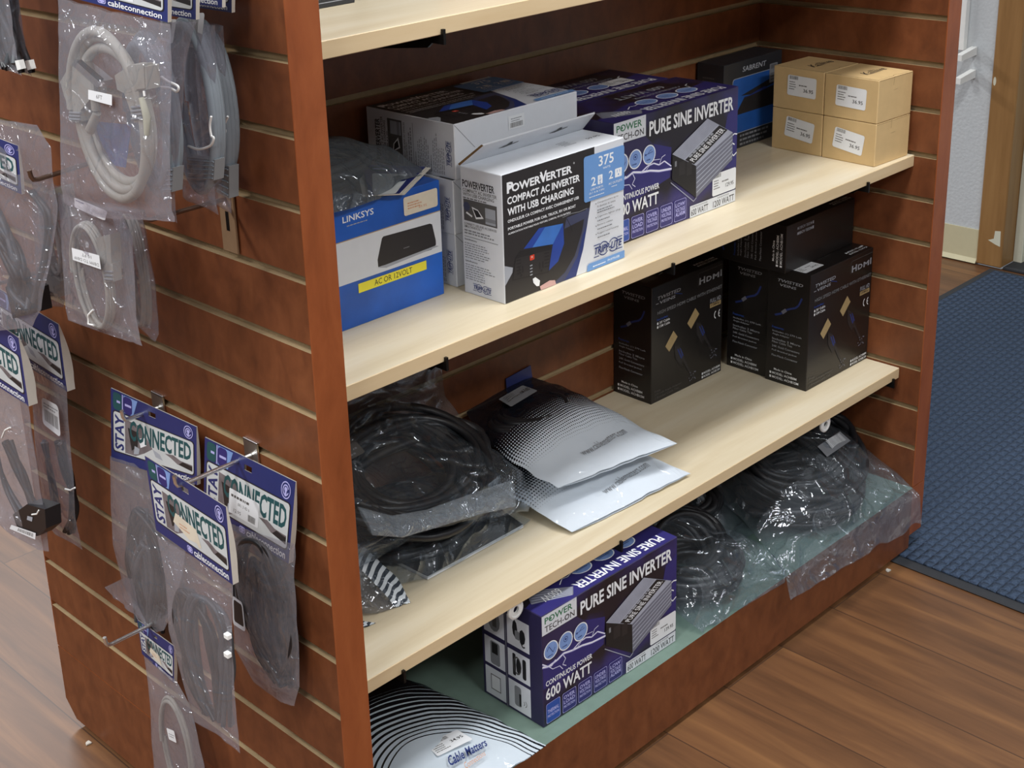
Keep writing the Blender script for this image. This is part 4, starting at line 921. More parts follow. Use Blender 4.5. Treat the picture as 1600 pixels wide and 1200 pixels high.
# ------------------------------------------------------------------ hooks on the near end panel
def hook(name, label, y, z, length, mat='chrome', face_h=0.022, tip=0.014, drop=0.0, kind='clip', w=0.026):
    """slatwall hook: a clip or long face plate in a groove and a wire prong sticking out towards -x"""
    r = thing(name, label, 'hook', (-0.002, y, z), group=None)
    mb = MB()
    if kind == 'clip':
        mb.box((-0.0035, y - w / 2, z - face_h), (-0.0008, y + w / 2, z + 0.006), mat, bev=0.0005)
        mb.box((-0.0035, y - w / 2, z + 0.004), (0.006, y + w / 2, z + 0.0062), mat, bev=0.0005)
    else:
        mb.box((-0.0034, y - w / 2, z - face_h), (-0.0008, y + w / 2, z + 0.006), mat, bev=0.0005)
        c = plane(mb, (-0.0034, y, z), (0, -1, 0), (0, 0, 1)); c.rect(-0.003, -face_h * 0.62, 0.003, -face_h * 0.28, 'black_steel')
    mb.build('bracket', r)
    zp = z - 0.013 if kind == 'clip' else z - 0.004
    pts = [(-0.004, y, zp), (-length * 0.5, y, zp - drop * 0.5), (-length + 0.008, y, zp - drop), (-length + 0.002, y, zp - drop + 0.001), (-length, y, zp - drop + 0.005), (-length - 0.001, y, zp - drop + tip)]
    mb = MB(); mb.tube(pts, 0.0026, 'chrome' if mat == 'chrome' else 'bronze_wire', 10); mb.build('prong', r)
    return zp
hook('slatwall_hook', 'chrome slatwall hook holding the leftmost of the three blue-carded bags', 0.318, 0.671, 0.052)
hook('slatwall_hook', 'long chrome slatwall hook passing through two blue-carded bags', 0.126, 0.671, 0.104)
hook('slatwall_hook', 'low chrome slatwall hook, its bare tip above the beige cable bag', 0.362, 0.352, 0.094)
hook('slatwall_hook', 'wire hook on a long tan face plate with a slot, below the grey cable bags', 0.127, 0.966, 0.104, 'tan_steel', 0.064, 0.012, 0.0, 'plate', 0.027)
hp = px(52, 282, 'x', -0.140)
hook('slatwall_hook', 'bronze wire hook poking out left of the large beige cable bag', hp.y, hp.z + 0.012, 0.142, 'tan_steel', 0.03, 0.012, 0.008, 'plate', 0.024)
hook('slatwall_hook', 'hook at the top of the panel carrying the large beige cable bag', 0.075, 1.262, 0.165, 'tan_steel', 0.03, 0.012, 0.0, 'plate', 0.024)
hook('slatwall_hook', 'upper left hook carrying the pair of dark bags with white tips', 0.360, 1.292, 0.112, 'tan_steel', 0.03, 0.012, 0.0, 'plate', 0.024)
hook('slatwall_hook', 'hook at the far left carrying the two bags of slim black adapters', 0.525, 0.800, 0.112, 'tan_steel', 0.03, 0.012, 0.0, 'plate', 0.024)

# ------------------------------------------------------------------ header cards
CWU, CHU = 1.70, 0.95
def card_art(c, plate_sticker=None, dark=1):
    """blue header: twin-C mark, white plate with the big lettering, a plug photo, maker's line"""
    W, H = CWU, CHU
    c.poly([(0.27, 0.70), (0.47, 0.70), (0.56, 0.93), (0.27, 0.93)], 'disc_ink')
    for x, mt, a in ((0.14, 'teal_ink', 0), (0.36, 'purple_ink', 0)):
        s = -1 if x < 0.3 else 1
        c.rrect(x - 0.09, 0.70, x + 0.09, 0.925, 0.05, mt); c.line([(x - 0.06 * (1 if s > 0 else 0.2), 0.813), (x + 0.06 * (1 if s < 0 else 1.2), 0.813)], 0.03, 'lilac_ink')
    c.line([(0.25, 0.70), (0.25, 0.93)], 0.02, 'lilac_ink')
    c.rrect(0.045, 0.135, W - 0.045, 0.69, 0.05, 'dark_ink'); c.rrect(0.06, 0.15, W - 0.06, 0.675, 0.045, 'card_plate')
    R = random.Random(dark)
    c.poly([(0.30, 0.62), (0.62, 0.60), (0.86, 0.34), (0.70, 0.24), (0.52, 0.16), (0.30, 0.16)], 'card_grey'); c.poly([(0.36, 0.52), (0.58, 0.50), (0.56, 0.30), (0.44, 0.22)], 'dark_ink')
    c.poly([(0.58, 0.42), (0.70, 0.46), (0.74, 0.36), (0.62, 0.30)], 'sticker'); c.poly([(0.50, 0.30), (0.60, 0.28), (0.58, 0.20), (0.48, 0.18)], 'silver_ink')
    c.poly([(0.86, 0.34), (1.00, 0.30), (1.06, 0.22), (0.92, 0.24)], 'silver_ink'); c.poly([(1.10, 0.34), (1.22, 0.30), (1.34, 0.24), (1.62, 0.22), (1.62, 0.30), (1.40, 0.31), (1.26, 0.36)], 'card_grey'); c.poly([(1.36, 0.24), (1.62, 0.20), (1.62, 0.28), (1.44, 0.30)], 'dark_ink')
    c.text('STAY', 0.09, 0.18, 0.28, 0.645, 'card_blue', 0.03, 90)
    c.text('CONNECTED', 0.40, 0.36, 1.60, 0.640, 'teal_ink', 0.03); 
    c.ring(W - 0.15, 0.81, 0.085, 0.012, 'lilac_ink', 20, ry=0.10); c.ring(W - 0.15, 0.81, 0.055, 0.014, 'lilac_ink', 16, 20, 340, ry=0.065); c.disc(W - 0.15, 0.82, 0.028, 'lilac_ink', 10); c.rect(W - 0.165, 0.74, W - 0.135, 0.80, 'lilac_ink')
    c.rrect(0.74, 0.035, 0.86, 0.115, 0.03, 'lilac_ink'); c.ring(0.775, 0.075, 0.026, 0.009, 'card_blue', 10, 60, 300); c.ring(0.825, 0.075, 0.026, 0.009, 'card_blue', 10, -120, 120)
    c.text('cableconnection', 0.89, 0.030, 1.63, 0.120, 'white_ink', 0.016)
    if plate_sticker == 'white':
        c.rrect(0.52, 0.20, 1.10, 0.50, 0.02, 'sticker'); c.dashes(0.56, 0.41, 1.06, 0.46, 1, 'dim_ink', 3, 0.6); c.text('BR1 3 4D 6', 0.70, 0.335, 0.92, 0.37, 'dim_ink', 0.0); c.text('12.95', 0.62, 0.235, 0.76, 0.275, 'dim_ink', 0.0); c.bars(0.90, 0.22, 1.04, 0.30, 'dim_ink')
    if plate_sticker == 'aged':
        c.poly([(0.48, 0.30), (0.56, 0.44), (1.00, 0.40), (1.08, 0.20), (1.02, 0.18), (0.98, 0.22), (0.80, 0.20), (0.62, 0.26)], 'sticker_aged'); c.dashes(0.62, 0.28, 0.86, 0.36, 2, 'orange_ink', 4, 0.4)
    if plate_sticker == 'price':
        c.rect(0.55, 0.17, 1.25, 0.46, 'sticker'); c.text('9.95', 0.90, 0.23, 1.10, 0.31, 'black_ink', 0.02); c.dashes(0.62, 0.34, 1.1, 0.43, 2, 'dim_ink', 4, 0.4)
def header_card(root, TL, TR, BR, BL, flare=(0.010, 0.006), art=None, bow=0.0):
    """folded card: printed front leaf with a real hang hole, plain back leaf hanging behind it"""
    mb = MB(); n = (V(TR) - V(TL)).cross(V(BL) - V(TL)).normalized()
    if n.x > 0: n = -n
    q = quadmap(mb, TL, TR, BR, BL, CWU, CHU, n, h0=0.0, dh=0.0)
    hx0, hx1, hy0, hy1 = 0.78, 0.92, 0.80, 0.865
    us = [0, hx0, hx1, CWU]; vs = [0, hy0, hy1, CHU]
    def leaf(f, mat):
        for i in range(3):
            for j in range(3):
                if (i, j) == (1, 1): continue
                mb.face([f(us[i], vs[j]), f(us[i + 1], vs[j]), f(us[i + 1], vs[j + 1]), f(us[i], vs[j + 1])], mat)
    leaf(lambda u, v: q.f(u, v, 0.0), 'card_blue'); leaf(lambda u, v: q.f(u, v, -0.0006), 'card_back')
    for u, v in ((0, 0), (CWU, 0)):
        pass
    mb.face([q.f(CWU, 0, 0), q.f(CWU, CHU, 0), q.f(CWU, CHU, -0.0006), q.f(CWU, 0, -0.0006)], 'card_back')
    top, bot = flare
    def back(u, v):
        t = 1 - v / CHU; s = u / CWU; k = math.sin(min(1.0, t * 1.15) * math.pi * 0.62)
        return q.f(u, v, -0.0012 - k * lerp(top, bot, 1 - s) * (1.0))
    ns = 8
    for i in range(3):
        for j in range(ns):
            v0, v1 = CHU * j / ns, CHU * (j + 1) / ns
            if i == 1 and v1 > hy0: continue
            mb.face([back(us[i], v0), back(us[i + 1], v0), back(us[i + 1], v1), back(us[i], v1)], 'card_back')
    for j in range(ns):            # the right-hand end of the fold, where the two leaves part
        v0, v1 = CHU * j / ns, CHU * (j + 1) / ns
        mb.face([q.f(CWU, v0, -0.0006), back(CWU, v0), back(CWU, v1), q.f(CWU, v1, -0.0006)], 'card_back')
    c = quadmap(mb, TL, TR, BR, BL, CWU, CHU, n, h0=0.0002); card_art(c, art)
    return mb.build('header_card', root)
def HX(x, *pts): return [px(a, b, 'x', x) for a, b in pts]
def hang_bag(root, x, rows, bf=0.010, bb=0.006, mat='clear_film', wr=0.002, fr=26, seed=1.0, name='plastic_bag', **k):
    """rows = (left pixel, right pixel, fullness) from top to bottom, hanging at distance -x from the panel"""
    mb = MB(); n = len(rows); out = []
    for i, (a, b, f) in enumerate(rows): out.append((i / (n - 1), px(a[0], a[1], 'x', x), px(b[0], b[1], 'x', x), bf * f, bb * f))
    s = pouch(mb, out, (-1, 0, 0), mat, wr=wr, fr=fr, seed=seed, **k)
    mb.build(name, root); return s
def bundle(mb, x, pix, r, mat, cnt=5, spread=0.010, seed=1, dx=0.004, seg=7):
    """several strands of one cable running side by side along a path"""
    R = random.Random(seed); base = [px(a, b, 'x', x) for a, b in pix]
    for k in range(cnt):
        o = [(R.uniform(-dx, dx), R.uniform(-spread, spread), 0) for _ in base]
        ends = 1.0
        mb.tube(catmull([p + V(q) for p, q in zip(base, o)], 7), r, mat, seg)

# ---- the three blue-carded bags in the middle
r = thing('cable_package', 'blue-carded clear bag of black cable, leftmost of the three on the chrome hooks', 'cable package', px(240, 760, 'x', -0.03), group=None)
xA = -0.026
header_card(r, *HX(xA, (173, 606), (307, 667), (308, 758), (174, 719)), flare=(0.004, 0.004))
mb = MB(); bundle(mb, -0.022, [(232, 985), (215, 930), (207, 860), (222, 800), (244, 838), (258, 900), (246, 985)], 0.0032, 'black_cable', 9, 0.014, 3, 0.006); bundle(mb, -0.022, [(225, 975), (220, 900), (230, 850), (240, 900), (240, 980)], 0.0032, 'dark_grey_cable', 5, 0.014, 8, 0.006); mb.build('cable', r)
hang_bag(r, -0.025, [((173, 712), (306, 754), 0.15), ((174, 790), (292, 830), 0.7), ((177, 850), (285, 890), 1), ((190, 905), (275, 930), 1), ((212, 960), (265, 965), 0.5), ((236, 990), (256, 985), 0.05)], seed=2.0)
hang_bag(r, -0.030, [((196, 902), (206, 905), 0.1), ((163, 918), (215, 945), 0.5), ((200, 952), (230, 975), 0.4), ((235, 984), (240, 988), 0.05)], 0.004, 0.003, 'clear_film', 0.004, 60, 5.0, 'bag_flap')
r = thing('cable_package', 'blue-carded bag of black cable with a white sticker on its card, nearest the panel edge', 'cable package', px(400, 790, 'x', -0.02))
xC = -0.022
header_card(r, *HX(xC, (320, 683), (462, 753), (451, 881), (318, 800)), flare=(0.006, 0.003), art='white')
mb = MB(); bundle(mb, -0.02, [(440, 1065), (405, 1010), (378, 930), (375, 850), (410, 850), (440, 920), (452, 1000), (446, 1065)], 0.0034, 'black_cable', 9, 0.013, 4, 0.006); bundle(mb, -0.02, [(425, 1040), (400, 960), (400, 880), (428, 930), (440, 1040)], 0.0034, 'dark_grey_cable', 4, 0.013, 5, 0.006); mb.build('cable', r)
hang_bag(r, -0.022, [((362, 818), (461, 850), 0.2), ((364, 880), (460, 905), 1), ((364, 950), (464, 960), 1), ((366, 1010), (467, 1015), 1), ((396, 1064), (468, 1072), 0.6), ((440, 1096), (461, 1103), 0.05)], seed=3.0)
mb = MB(); c = quadmap(mb, *HX(-0.034, (363, 930), (379, 942), (384, 988), (364, 975)), 1, 1, (-1, 0, 0)); c.rrect(0, 0, 1, 1, 0.15, 'sticker'); c.rrect(0.12, 0.14, 0.9, 0.9, 0.1, 'dark_ink'); mb.build('bag_label', r)
r = thing('cable_package', 'blue-carded bag of black cable at the tip of the long chrome hook', 'cable package', px(300, 800, 'x', -0.1))
xB = -0.098
header_card(r, *HX(xB, (226, 712), (353, 792), (364, 914), (244, 828)), flare=(0.007, 0.003), art='aged')
mb = MB(); bundle(mb, -0.094, [(335, 1120), (300, 1060), (282, 970), (285, 925), (310, 945), (332, 1000), (345, 1120)], 0.0030, 'black_cable', 7, 0.010, 6, 0.005); bundle(mb, -0.094, [(320, 1110), (300, 1000), (305, 930), (340, 960), (355, 1040), (352, 1130)], 0.0030, 'dark_grey_cable', 7, 0.010, 9, 0.005)
for a, b in ((357, 993), (357, 1022)): p = px(a, b, 'x', -0.1); mb.box(p - V((0.004, 0.004, 0.003)), p + V((0.002, 0.004, 0.003)), 'tie_white', bev=0.0006)
mb.build('cable', r)
hang_bag(r, -0.096, [((246, 836), (364, 905), 0.15), ((258, 900), (363, 960), 0.8), ((264, 985), (363, 1010), 1), ((282, 1050), (366, 1060), 1), ((303, 1128), (371, 1120), 0.7), ((345, 1150), (374, 1150), 0.3), ((371, 1172), (376, 1177), 0.02)], seed=4.0)
# ---- the low bag at the bottom
r = thing('cable_package', 'clear bag of beige cable with a half-hidden blue card, hanging low at the bottom edge', 'cable package', px(270, 1000, 'x', -0.03))
header_card(r, *HX(-0.03, (214, 968), (272, 1010), (272, 1068), (222, 1022)), flare=(0.004, 0.003), art='aged')
mb = MB(); p = px(274, 1150, 'x', -0.028)
mb.tube(coil_pts(p + V((0, 0, -0.02)), (0, 1, 0), (0, 0, 1), 0.036, 0.085, 3, 40, 0.12, 0.006, 4), 0.0027, 'beige_cable', 8); mb.build('cable', r)
hang_bag(r, -0.030, [((226, 1024), (274, 1062), 0.2), ((234, 1080), (296, 1100), 1), ((238, 1140), (310, 1150), 1), ((240, 1200), (320, 1200), 1), ((242, 1262), (322, 1258), 1), ((258, 1300), (318, 1300), 0.1)], 0.008, 0.005, seed=6.0)
mb = MB(); c = quadmap(mb, *HX(-0.041, (260, 1137), (272, 1142), (276, 1161), (264, 1155)), 1, 1, (-1, 0, 0)); c.rrect(0, 0, 1, 1, 0.1, 'sticker'); c.dashes(0.15, 0.3, 0.9, 0.7, 2, 'grey_ink', 2, 0.4); mb.build('bag_label', r)

# ---- far left, slim black adapters
r = thing('cable_package', 'bag of slim black cable with a barcode label, behind the black adapter plug bag', 'cable package', px(80, 560, 'x', -0.06))
header_card(r, *HX(-0.06, (-20, 440), (91, 507), (105, 612), (-8, 540)), flare=(0.011, 0.003))
mb = MB(); bundle(mb, -0.058, [(92, 690), (104, 740), (112, 790), (110, 830)], 0.0034, 'black_cable', 6, 0.007, 3, 0.006); bundle(mb, -0.058, [(70, 690), (78, 740), (86, 800)], 0.003, 'dark_grey_cable', 3, 0.008, 5); mb.tube([px(a, b, 'x', -0.067) for a, b in ((102, 764), (110, 766), (117, 762))], 0.0012, 'tie_white', 6); mb.build('cable', r)
hang_bag(r, -0.060, [((44, 560), (104, 604), 0.2), ((52, 640), (105, 655), 1), ((60, 720), (113, 740), 1), ((72, 815), (118, 810), 0.8), ((84, 834), (124, 838), 0.4), ((118, 852), (129, 859), 0.02)], 0.009, 0.006, seed=8.0)
mb = MB(); c = quadmap(mb, *HX(-0.0715, (65, 620), (91, 634), (95, 684), (67, 662)), 1, 1, (-1, 0, 0)); c.rrect(0, 0, 1, 1, 0.15, 'sticker'); c.bars(0.12, 0.2, 0.92, 0.62, 'dim_ink', 4); c.dashes(0.1, 0.7, 0.95, 0.9, 2, 'grey_ink', 2, 0.4); mb.build('bag_label', r)
r = thing('cable_package', 'bag with a black adapter plug under a blue card, frontmost at the left edge', 'cable package', px(20, 580, 'x', -0.11))
header_card(r, *HX(-0.11, (-95, 445), (29, 528), (45, 635), (-78, 555)), flare=(0.012, 0.003))
mb = MB(); bundle(mb, -0.108, [(10, 690), (30, 740), (48, 790), (56, 805)], 0.0036, 'black_cable', 6, 0.006, 3, 0.006); bundle(mb, -0.108, [(-8, 700), (8, 760), (30, 800)], 0.003, 'dark_grey_cable', 3, 0.006, 5)
mb.tube([px(a, b, 'x', -0.118) for a, b in ((3, 684), (8, 672), (16, 668))], 0.0012, 'tie_white', 6); mb.tube([px(a, b, 'x', -0.118) for a, b in ((50, 804), (58, 803), (61, 797))], 0.0012, 'tie_white', 6); mb.build('cable', r)
mb = MB(); mb.prism(HX(-0.118, (20, 804), (42, 788), (70, 796), (72, 826), (58, 838), (26, 822)), (0.022, 0, 0), 'black_cable'); c = quadmap(mb, *HX(-0.1185, (43, 806), (51, 808), (50, 815), (42, 812)), 1, 1, (-1, 0, 0)); c.rect(0, 0, 1, 1, 'silver_ink'); mb.build('adapter_plug', r)
mb = MB(); c = quadmap(mb, *HX(-0.119, (18, 820), (56, 833), (55, 843), (15, 826)), 1, 1, (-1, 0, 0)); c.rect(0, 0, 1, 1, 'sticker'); c.bars(0.3, 0.25, 0.92, 0.8, 'dim_ink', 6); mb.build('bag_label', r)
hang_bag(r, -0.110, [((-70, 565), (44, 632), 0.2), ((-60, 640), (50, 680), 1), ((-50, 720), (62, 760), 1), ((-30, 790), (71, 815), 1), ((10, 830), (74, 842), 0.5), ((60, 860), (76, 862), 0.05)], 0.010, 0.016, seed=9.0)

# ---- left edge: card with a price, grey-black cables
r = thing('cable_package', 'bag of dark cable with a priced blue card, left of the large beige cable', 'cable package', px(30, 300, 'x', -0.12))
header_card(r, *HX(-0.125, (-115, 172), (28, 228), (34, 304), (-108, 240)), flare=(0.003, 0.002), art='price')
mb = MB(); bundle(mb, -0.115, [(-30, 300), (0, 350), (18, 400), (30, 450), (45, 480)], 0.0036, 'dark_grey_cable', 7, 0.012, 3, 0.008); bundle(mb, -0.112, [(-20, 330), (10, 380), (30, 430), (35, 485)], 0.0036, 'black_cable', 7, 0.014, 9, 0.008); bundle(mb, -0.112, [(48, 300), (72, 340), (70, 400), (56, 470)], 0.003, 'dark_grey_cable', 2, 0.006, 5)
mb.prism(HX(-0.115, (8, 448), (30, 440), (52, 452), (58, 488), (20, 498)), (0.02, 0, 0), 'black_cable'); mb.build('cable', r)
hang_bag(r, -0.118, [((-80, 178), (60, 195), 0.1), ((-75, 240), (80, 230), 0.7), ((-70, 330), (88, 320), 1), ((-66, 400), (78, 410), 1), ((-60, 470), (66, 482), 0.8), ((-40, 520), (50, 512), 0.05)], 0.012, 0.016, seed=10.0, wr=0.0035)
# ---- beige serial cables
def beige_bag(label, x, rows, coil, conn, seed, extra=None, two=False):
    r = thing('cable_package', label, 'cable package', px(rows[0][0][0], rows[0][0][1], 'x', x))
    mb = MB(); cx, cy, rx, ry, turns, rad = coil; p = px(cx, cy, 'x', x + 0.001)
    mb.tube(coil_pts(p, (0, 1, 0), (0, 0, 1), rx, ry, turns, 44, 0.14, 0.012, seed), rad, 'beige_cable', 10); mb.build('cable', r)
    if conn: conn(r)
    if extra: extra(r)
    hang_bag(r, x, rows, 0.012, 0.009, 'clear_film', 0.0022, 26, seed)
    return r
def conn2(r):
    mb = MB(); x = -0.112
    mb.prism(HX(x, (150, 372), (172, 366), (174, 412), (158, 412)), (0.012, 0, 0), 'plug_beige'); mb.prism(HX(x, (162, 412), (176, 412), (178, 440), (166, 440)), (0.010, 0, 0), 'plug_beige')
    for k in range(3): mb.tube(HX(x - 0.0005, (163, 424 + k * 6), (176, 425 + k * 6)), 0.0012, 'plug_grey', 6)
    mb.build('connector', r)
    mb = MB(); mb.tube([px(a, b, 'x', -0.116) for a, b in ((146, 484), (138, 492), (138, 506), (146, 508))], 0.0013, 'tie_white', 6); mb.build('twist_tie', r)
    mb = MB(); c = quadmap(mb, *HX(-0.1195, (112, 387), (155, 399), (158, 421), (114, 406)), 1, 1, (-1, 0, 0)); c.rect(0, 0, 1, 1, 'sticker'); c.text('DB9M TO DB9F', 0.06, 0.14, 0.94, 0.38, 'dim_ink', 0.0, 180); c.text('10 FT', 0.36, 0.56, 0.70, 0.80, 'dim_ink', 0.0, 180); mb.build('bag_label', r)
    mb = MB(); c = quadmap(mb, *HX(-0.1195, (116, 308), (168, 330), (164, 345), (117, 324)), 1, 1, (-1, 0, 0)); c.rrect(0, 0, 1, 1, 0.1, 'sticker'); c.dashes(0.05, 0.7, 0.3, 0.9, 1, 'navy_ink', 2, 0.5); mb.build('bag_label', r)
beige_bag('clear bag of thin coiled beige serial cable with a white paper label across it', -0.105, [((92, 300), (188, 330), 0.3), ((95, 360), (205, 370), 1), ((98, 420), (210, 430), 1), ((101, 470), (212, 480), 1), ((105, 500), (215, 515), 0.6), ((160, 520), (221, 541), 0.05)], (146, 432, 0.0390, 0.0640, 4, 0.0024), conn2, 12)
beige_bag('clear bag of thin beige serial cable tucked behind the labelled one', -0.050, [((160, 315), (222, 330), 0.3), ((190, 360), (226, 370), 1), ((196, 440), (240, 440), 1), ((205, 500), (247, 505), 0.8), ((228, 520), (248, 522), 0.3), ((236, 530), (243, 534), 0.05)], (212, 425, 0.018, 0.070, 4, 0.0024), None, 14)
def conn3(r):
    mb = MB(); x = -0.072
    mb.prism(HX(x, (66, 432), (84, 432), (94, 440), (94, 464), (66, 462)), (0.014, 0, 0), 'plug_beige'); c = quadmap(mb, *HX(x - 0.0004, (72, 452), (86, 458), (84, 464), (72, 460)), 1, 1, (-1, 0, 0)); c.disc(0.5, 0.5, 0.45, 'dark_ink')
    mb.prism(HX(x, (66, 402), (76, 402), (80, 432), (68, 432)), (0.010, 0, 0), 'plug_beige')
    mb.prism(HX(x, (82, 296), (98, 290), (104, 340), (88, 345)), (0.014, 0, 0), 'plug_beige'); mb.tube([px(a, b, 'x', x + 0.005) for a, b in ((70, 402), (64, 350), (62, 320), (70, 300))], 0.0024, 'beige_cable', 8)
    mb.build('connector', r)
beige_bag('clear bag with a beige plug showing, half hidden left of the labelled serial cable', -0.068, [((50, 285), (108, 292), 0.3), ((54, 340), (110, 345), 1), ((58, 400), (106, 410), 1), ((60, 440), (104, 450), 1), ((60, 462), (102, 472), 0.6), ((62, 476), (100, 480), 0.05)], (84, 380, 0.020, 0.040, 2, 0.0024), conn3, 16)
# ---- large beige printer cable, and the grey ones behind it
r = thing('cable_package', 'large clear bag of thick coiled beige printer cable with a metal-edged plug', 'cable package', px(180, 5, 'x', -0.15))
x1 = -0.15
header_card(r, *HX(x1, (70, -112), (262, -66), (262, 35), (78, -12)), flare=(0.003, 0.002), art='price')
mb = MB(); p = px(176, 182, 'x', x1 + 0.002)
mb.tube(coil_pts(p, (0, 1, 0), (0, 0, 1), 0.0740, 0.0870, 3, 48, 0.16, 0.014, 21, spread=0.16), 0.0050, 'beige_cable', 12); mb.build('cable', r)
mb = MB(); x = x1 - 0.006
mb.prism(HX(x, (94, 128), (110, 100), (146, 130), (147, 148), (126, 172), (110, 174), (100, 150)), (0.014, 0, 0), 'plug_beige'); mb.prism(HX(x, (108, 172), (126, 172), (128, 190), (110, 190)), (0.011, 0, 0), 'plug_beige')
for k in range(3): mb.tube(HX(x - 0.0004, (109, 176 + 5 * k), (126, 177 + 5 * k)), 0.0013, 'plug_grey', 6)
mb.prism(HX(x - 0.002, (112, 101), (118, 93), (160, 127), (152, 137)), (0.012, 0, 0), 'chrome'); mb.prism(HX(x - 0.0026, (120, 97), (123, 94), (158, 124), (155, 128)), (0.003, 0, 0), 'black_steel')
mb.tube(HX(x, (148, 150), (150, 172)), 0.0045, 'plug_beige', 8); mb.tube(HX(x, (152, 176), (141, 204)), [0.0040, 0.0052], 'plug_beige', 8)
mb.build('connector', r)
mb = MB()
mb.prism(HX(x, (179, 118), (204, 101), (228, 104), (230, 140), (212, 142), (194, 146), (183, 140)), (0.014, 0, 0), 'plug_beige'); mb.prism(HX(x, (194, 146), (216, 142), (224, 186), (210, 192)), (0.011, 0, 0), 'plug_beige'); mb.prism(HX(x - 0.001, (204, 102), (224, 100), (226, 138), (212, 140)), (0.010, 0, 0), 'plug_beige')
for k in range(4): mb.tube(HX(x - 0.0006, (206, 168 + 6 * k), (222, 166 + 6 * k)), 0.0014, 'plug_grey', 6)
mb.tube(HX(x - 0.002, (225, 142), (226, 150)), 0.0012, 'tie_white', 6); mb.tube(HX(x - 0.002, (222, 152), (230, 182), (230, 210)), [0.0035, 0.0042, 0.003], 'plug_beige', 8)
mb.build('connector', r)
s = hang_bag(r, x1, [((90, -4), (264, 38), 0.2), ((91, 60), (265, 90), 1), ((92, 140), (266, 160), 1), ((94, 220), (267, 230), 1), ((96, 290), (268, 296), 0.9), ((100, 318), (270, 330), 0.5), ((146, 340), (272, 347), 0.03)], 0.014, 0.010, 'clear_film', 0.003, 30, 17.0, nu=36, nv=44)
mb = MB(); c = quadmap(mb, *HX(x1 - 0.0165, (138, 140), (175, 148), (175, 165), (138, 155)), 1, 1, (-1, 0, 0)); c.rect(0, 0, 1, 1, 'sticker'); c.text('6FT', 0.34, 0.30, 0.60, 0.70, 'dim_ink', 0.0); mb.build('bag_label', r)
mb = MB(); mb.prism(HX(x1 + 0.012, (142, 196), (150, 190), (205, 195), (196, 262), (160, 255), (142, 230)), (0.0006, 0, 0), 'blue_ink'); mb.build('paper_insert', r, 'blue paper insert')
def grey_bag(label, x, card, rows, coil, seed, plug, tie, barcode=None):
    r = thing('cable_package', label, 'cable package', px(card[0], card[1], 'x', x), group=None)
    a, b = card
    TR, BR = px(a, b - 100, 'x', x), px(a, b, 'x', x); wv = V((0, 0.165, 0)); header_card(r, TR + wv, TR, BR, BR + wv, flare=(0.003, 0.002))
    mb = MB(); cx, cy, rx, ry = coil; p = px(cx, cy, 'x', x)
    mb.tube(coil_pts(p, (0, 1, 0), (0, 0, 1), rx, ry, 4, 40, 0.20, 0.014, seed), 0.0046, 'grey_cable', 10); mb.build('cable', r)
    mb = MB(); mb.prism(HX(x - 0.006, *plug), (0.012, 0, 0), 'plug_grey')
    q = plug; 
    for k in range(5): mb.tube(HX(x - 0.0066, (lerp(q[0][0], q[3][0], k / 5 + 0.1) + 2, lerp(q[0][1], q[3][1], k / 5 + 0.1)), (lerp(q[1][0], q[2][0], k / 5 + 0.1) - 2, lerp(q[1][1], q[2][1], k / 5 + 0.1))), 0.0009, 'grey_cable', 5)
    mb.build('connector', r)
    mb = MB(); mb.tube(catmull([px(u, v, 'x', x - 0.013) for u, v in tie], 5), 0.0013, 'tie_white', 6); mb.build('twist_tie', r)
    hang_bag(r, x, rows, 0.013, 0.009, 'clear_film', 0.0022, 26, seed)
    if barcode:
        mb = MB(); c = quadmap(mb, *HX(x - 0.003, *barcode), 1, 1, (-1, 0, 0)); c.rrect(0, 0, 1, 1, 0.08, 'sticker'); c.bars(0.12, 0.12, 0.75, 0.95, 'dim_ink', seed); mb.build('bag_label', r)
    return r
grey_bag('bag of grey cable right behind the large beige printer cable', -0.105, (306, 31), [((215, 30), (308, 34), 0.2), ((222, 100), (292, 90), 1), ((225, 180), (284, 170), 1), ((228, 250), (276, 250), 1), ((230, 310), (270, 310), 0.8), ((244, 338), (275, 349), 0.05)], (238, 180, 0.040, 0.085), 31, [(253, 264), (271, 262), (269, 300), (253, 300)], [(252, 120), (262, 127), (278, 135), (276, 143), (266, 138), (252, 136)], ((251, 30), (276, 30), (270, 68), (251, 62)))
grey_bag('bag of grey cable with a white tie low on it, third behind the printer cable', -0.062, (347, 12), [((262, 30), (335, 40), 0.2), ((275, 100), (336, 90), 1), ((280, 180), (334, 180), 1), ((284, 250), (334, 250), 1), ((288, 305), (336, 310), 0.8), ((325, 325), (342, 336), 0.05)], (305, 165, 0.038, 0.088), 33, [(292, 246), (336, 250), (334, 282), (292, 282)], [(294, 228), (310, 233), (328, 228), (334, 216), (330, 212), (328, 196), (330, 182)], ((284, 20), (320, 20), (314, 76), (284, 72)))
grey_bag('bag of grey cable closest to the panel, fourth behind the printer cable', -0.026, (362, 20), [((300, 30), (350, 40), 0.2), ((310, 100), (352, 95), 1), ((318, 180), (356, 180), 1), ((324, 250), (358, 255), 1), ((328, 310), (360, 315), 0.8), ((345, 325), (361, 334), 0.05)], (330, 165, 0.032, 0.085), 35, [(338, 256), (358, 260), (358, 310), (338, 300)], [(344, 216), (352, 206), (350, 196), (356, 182)])
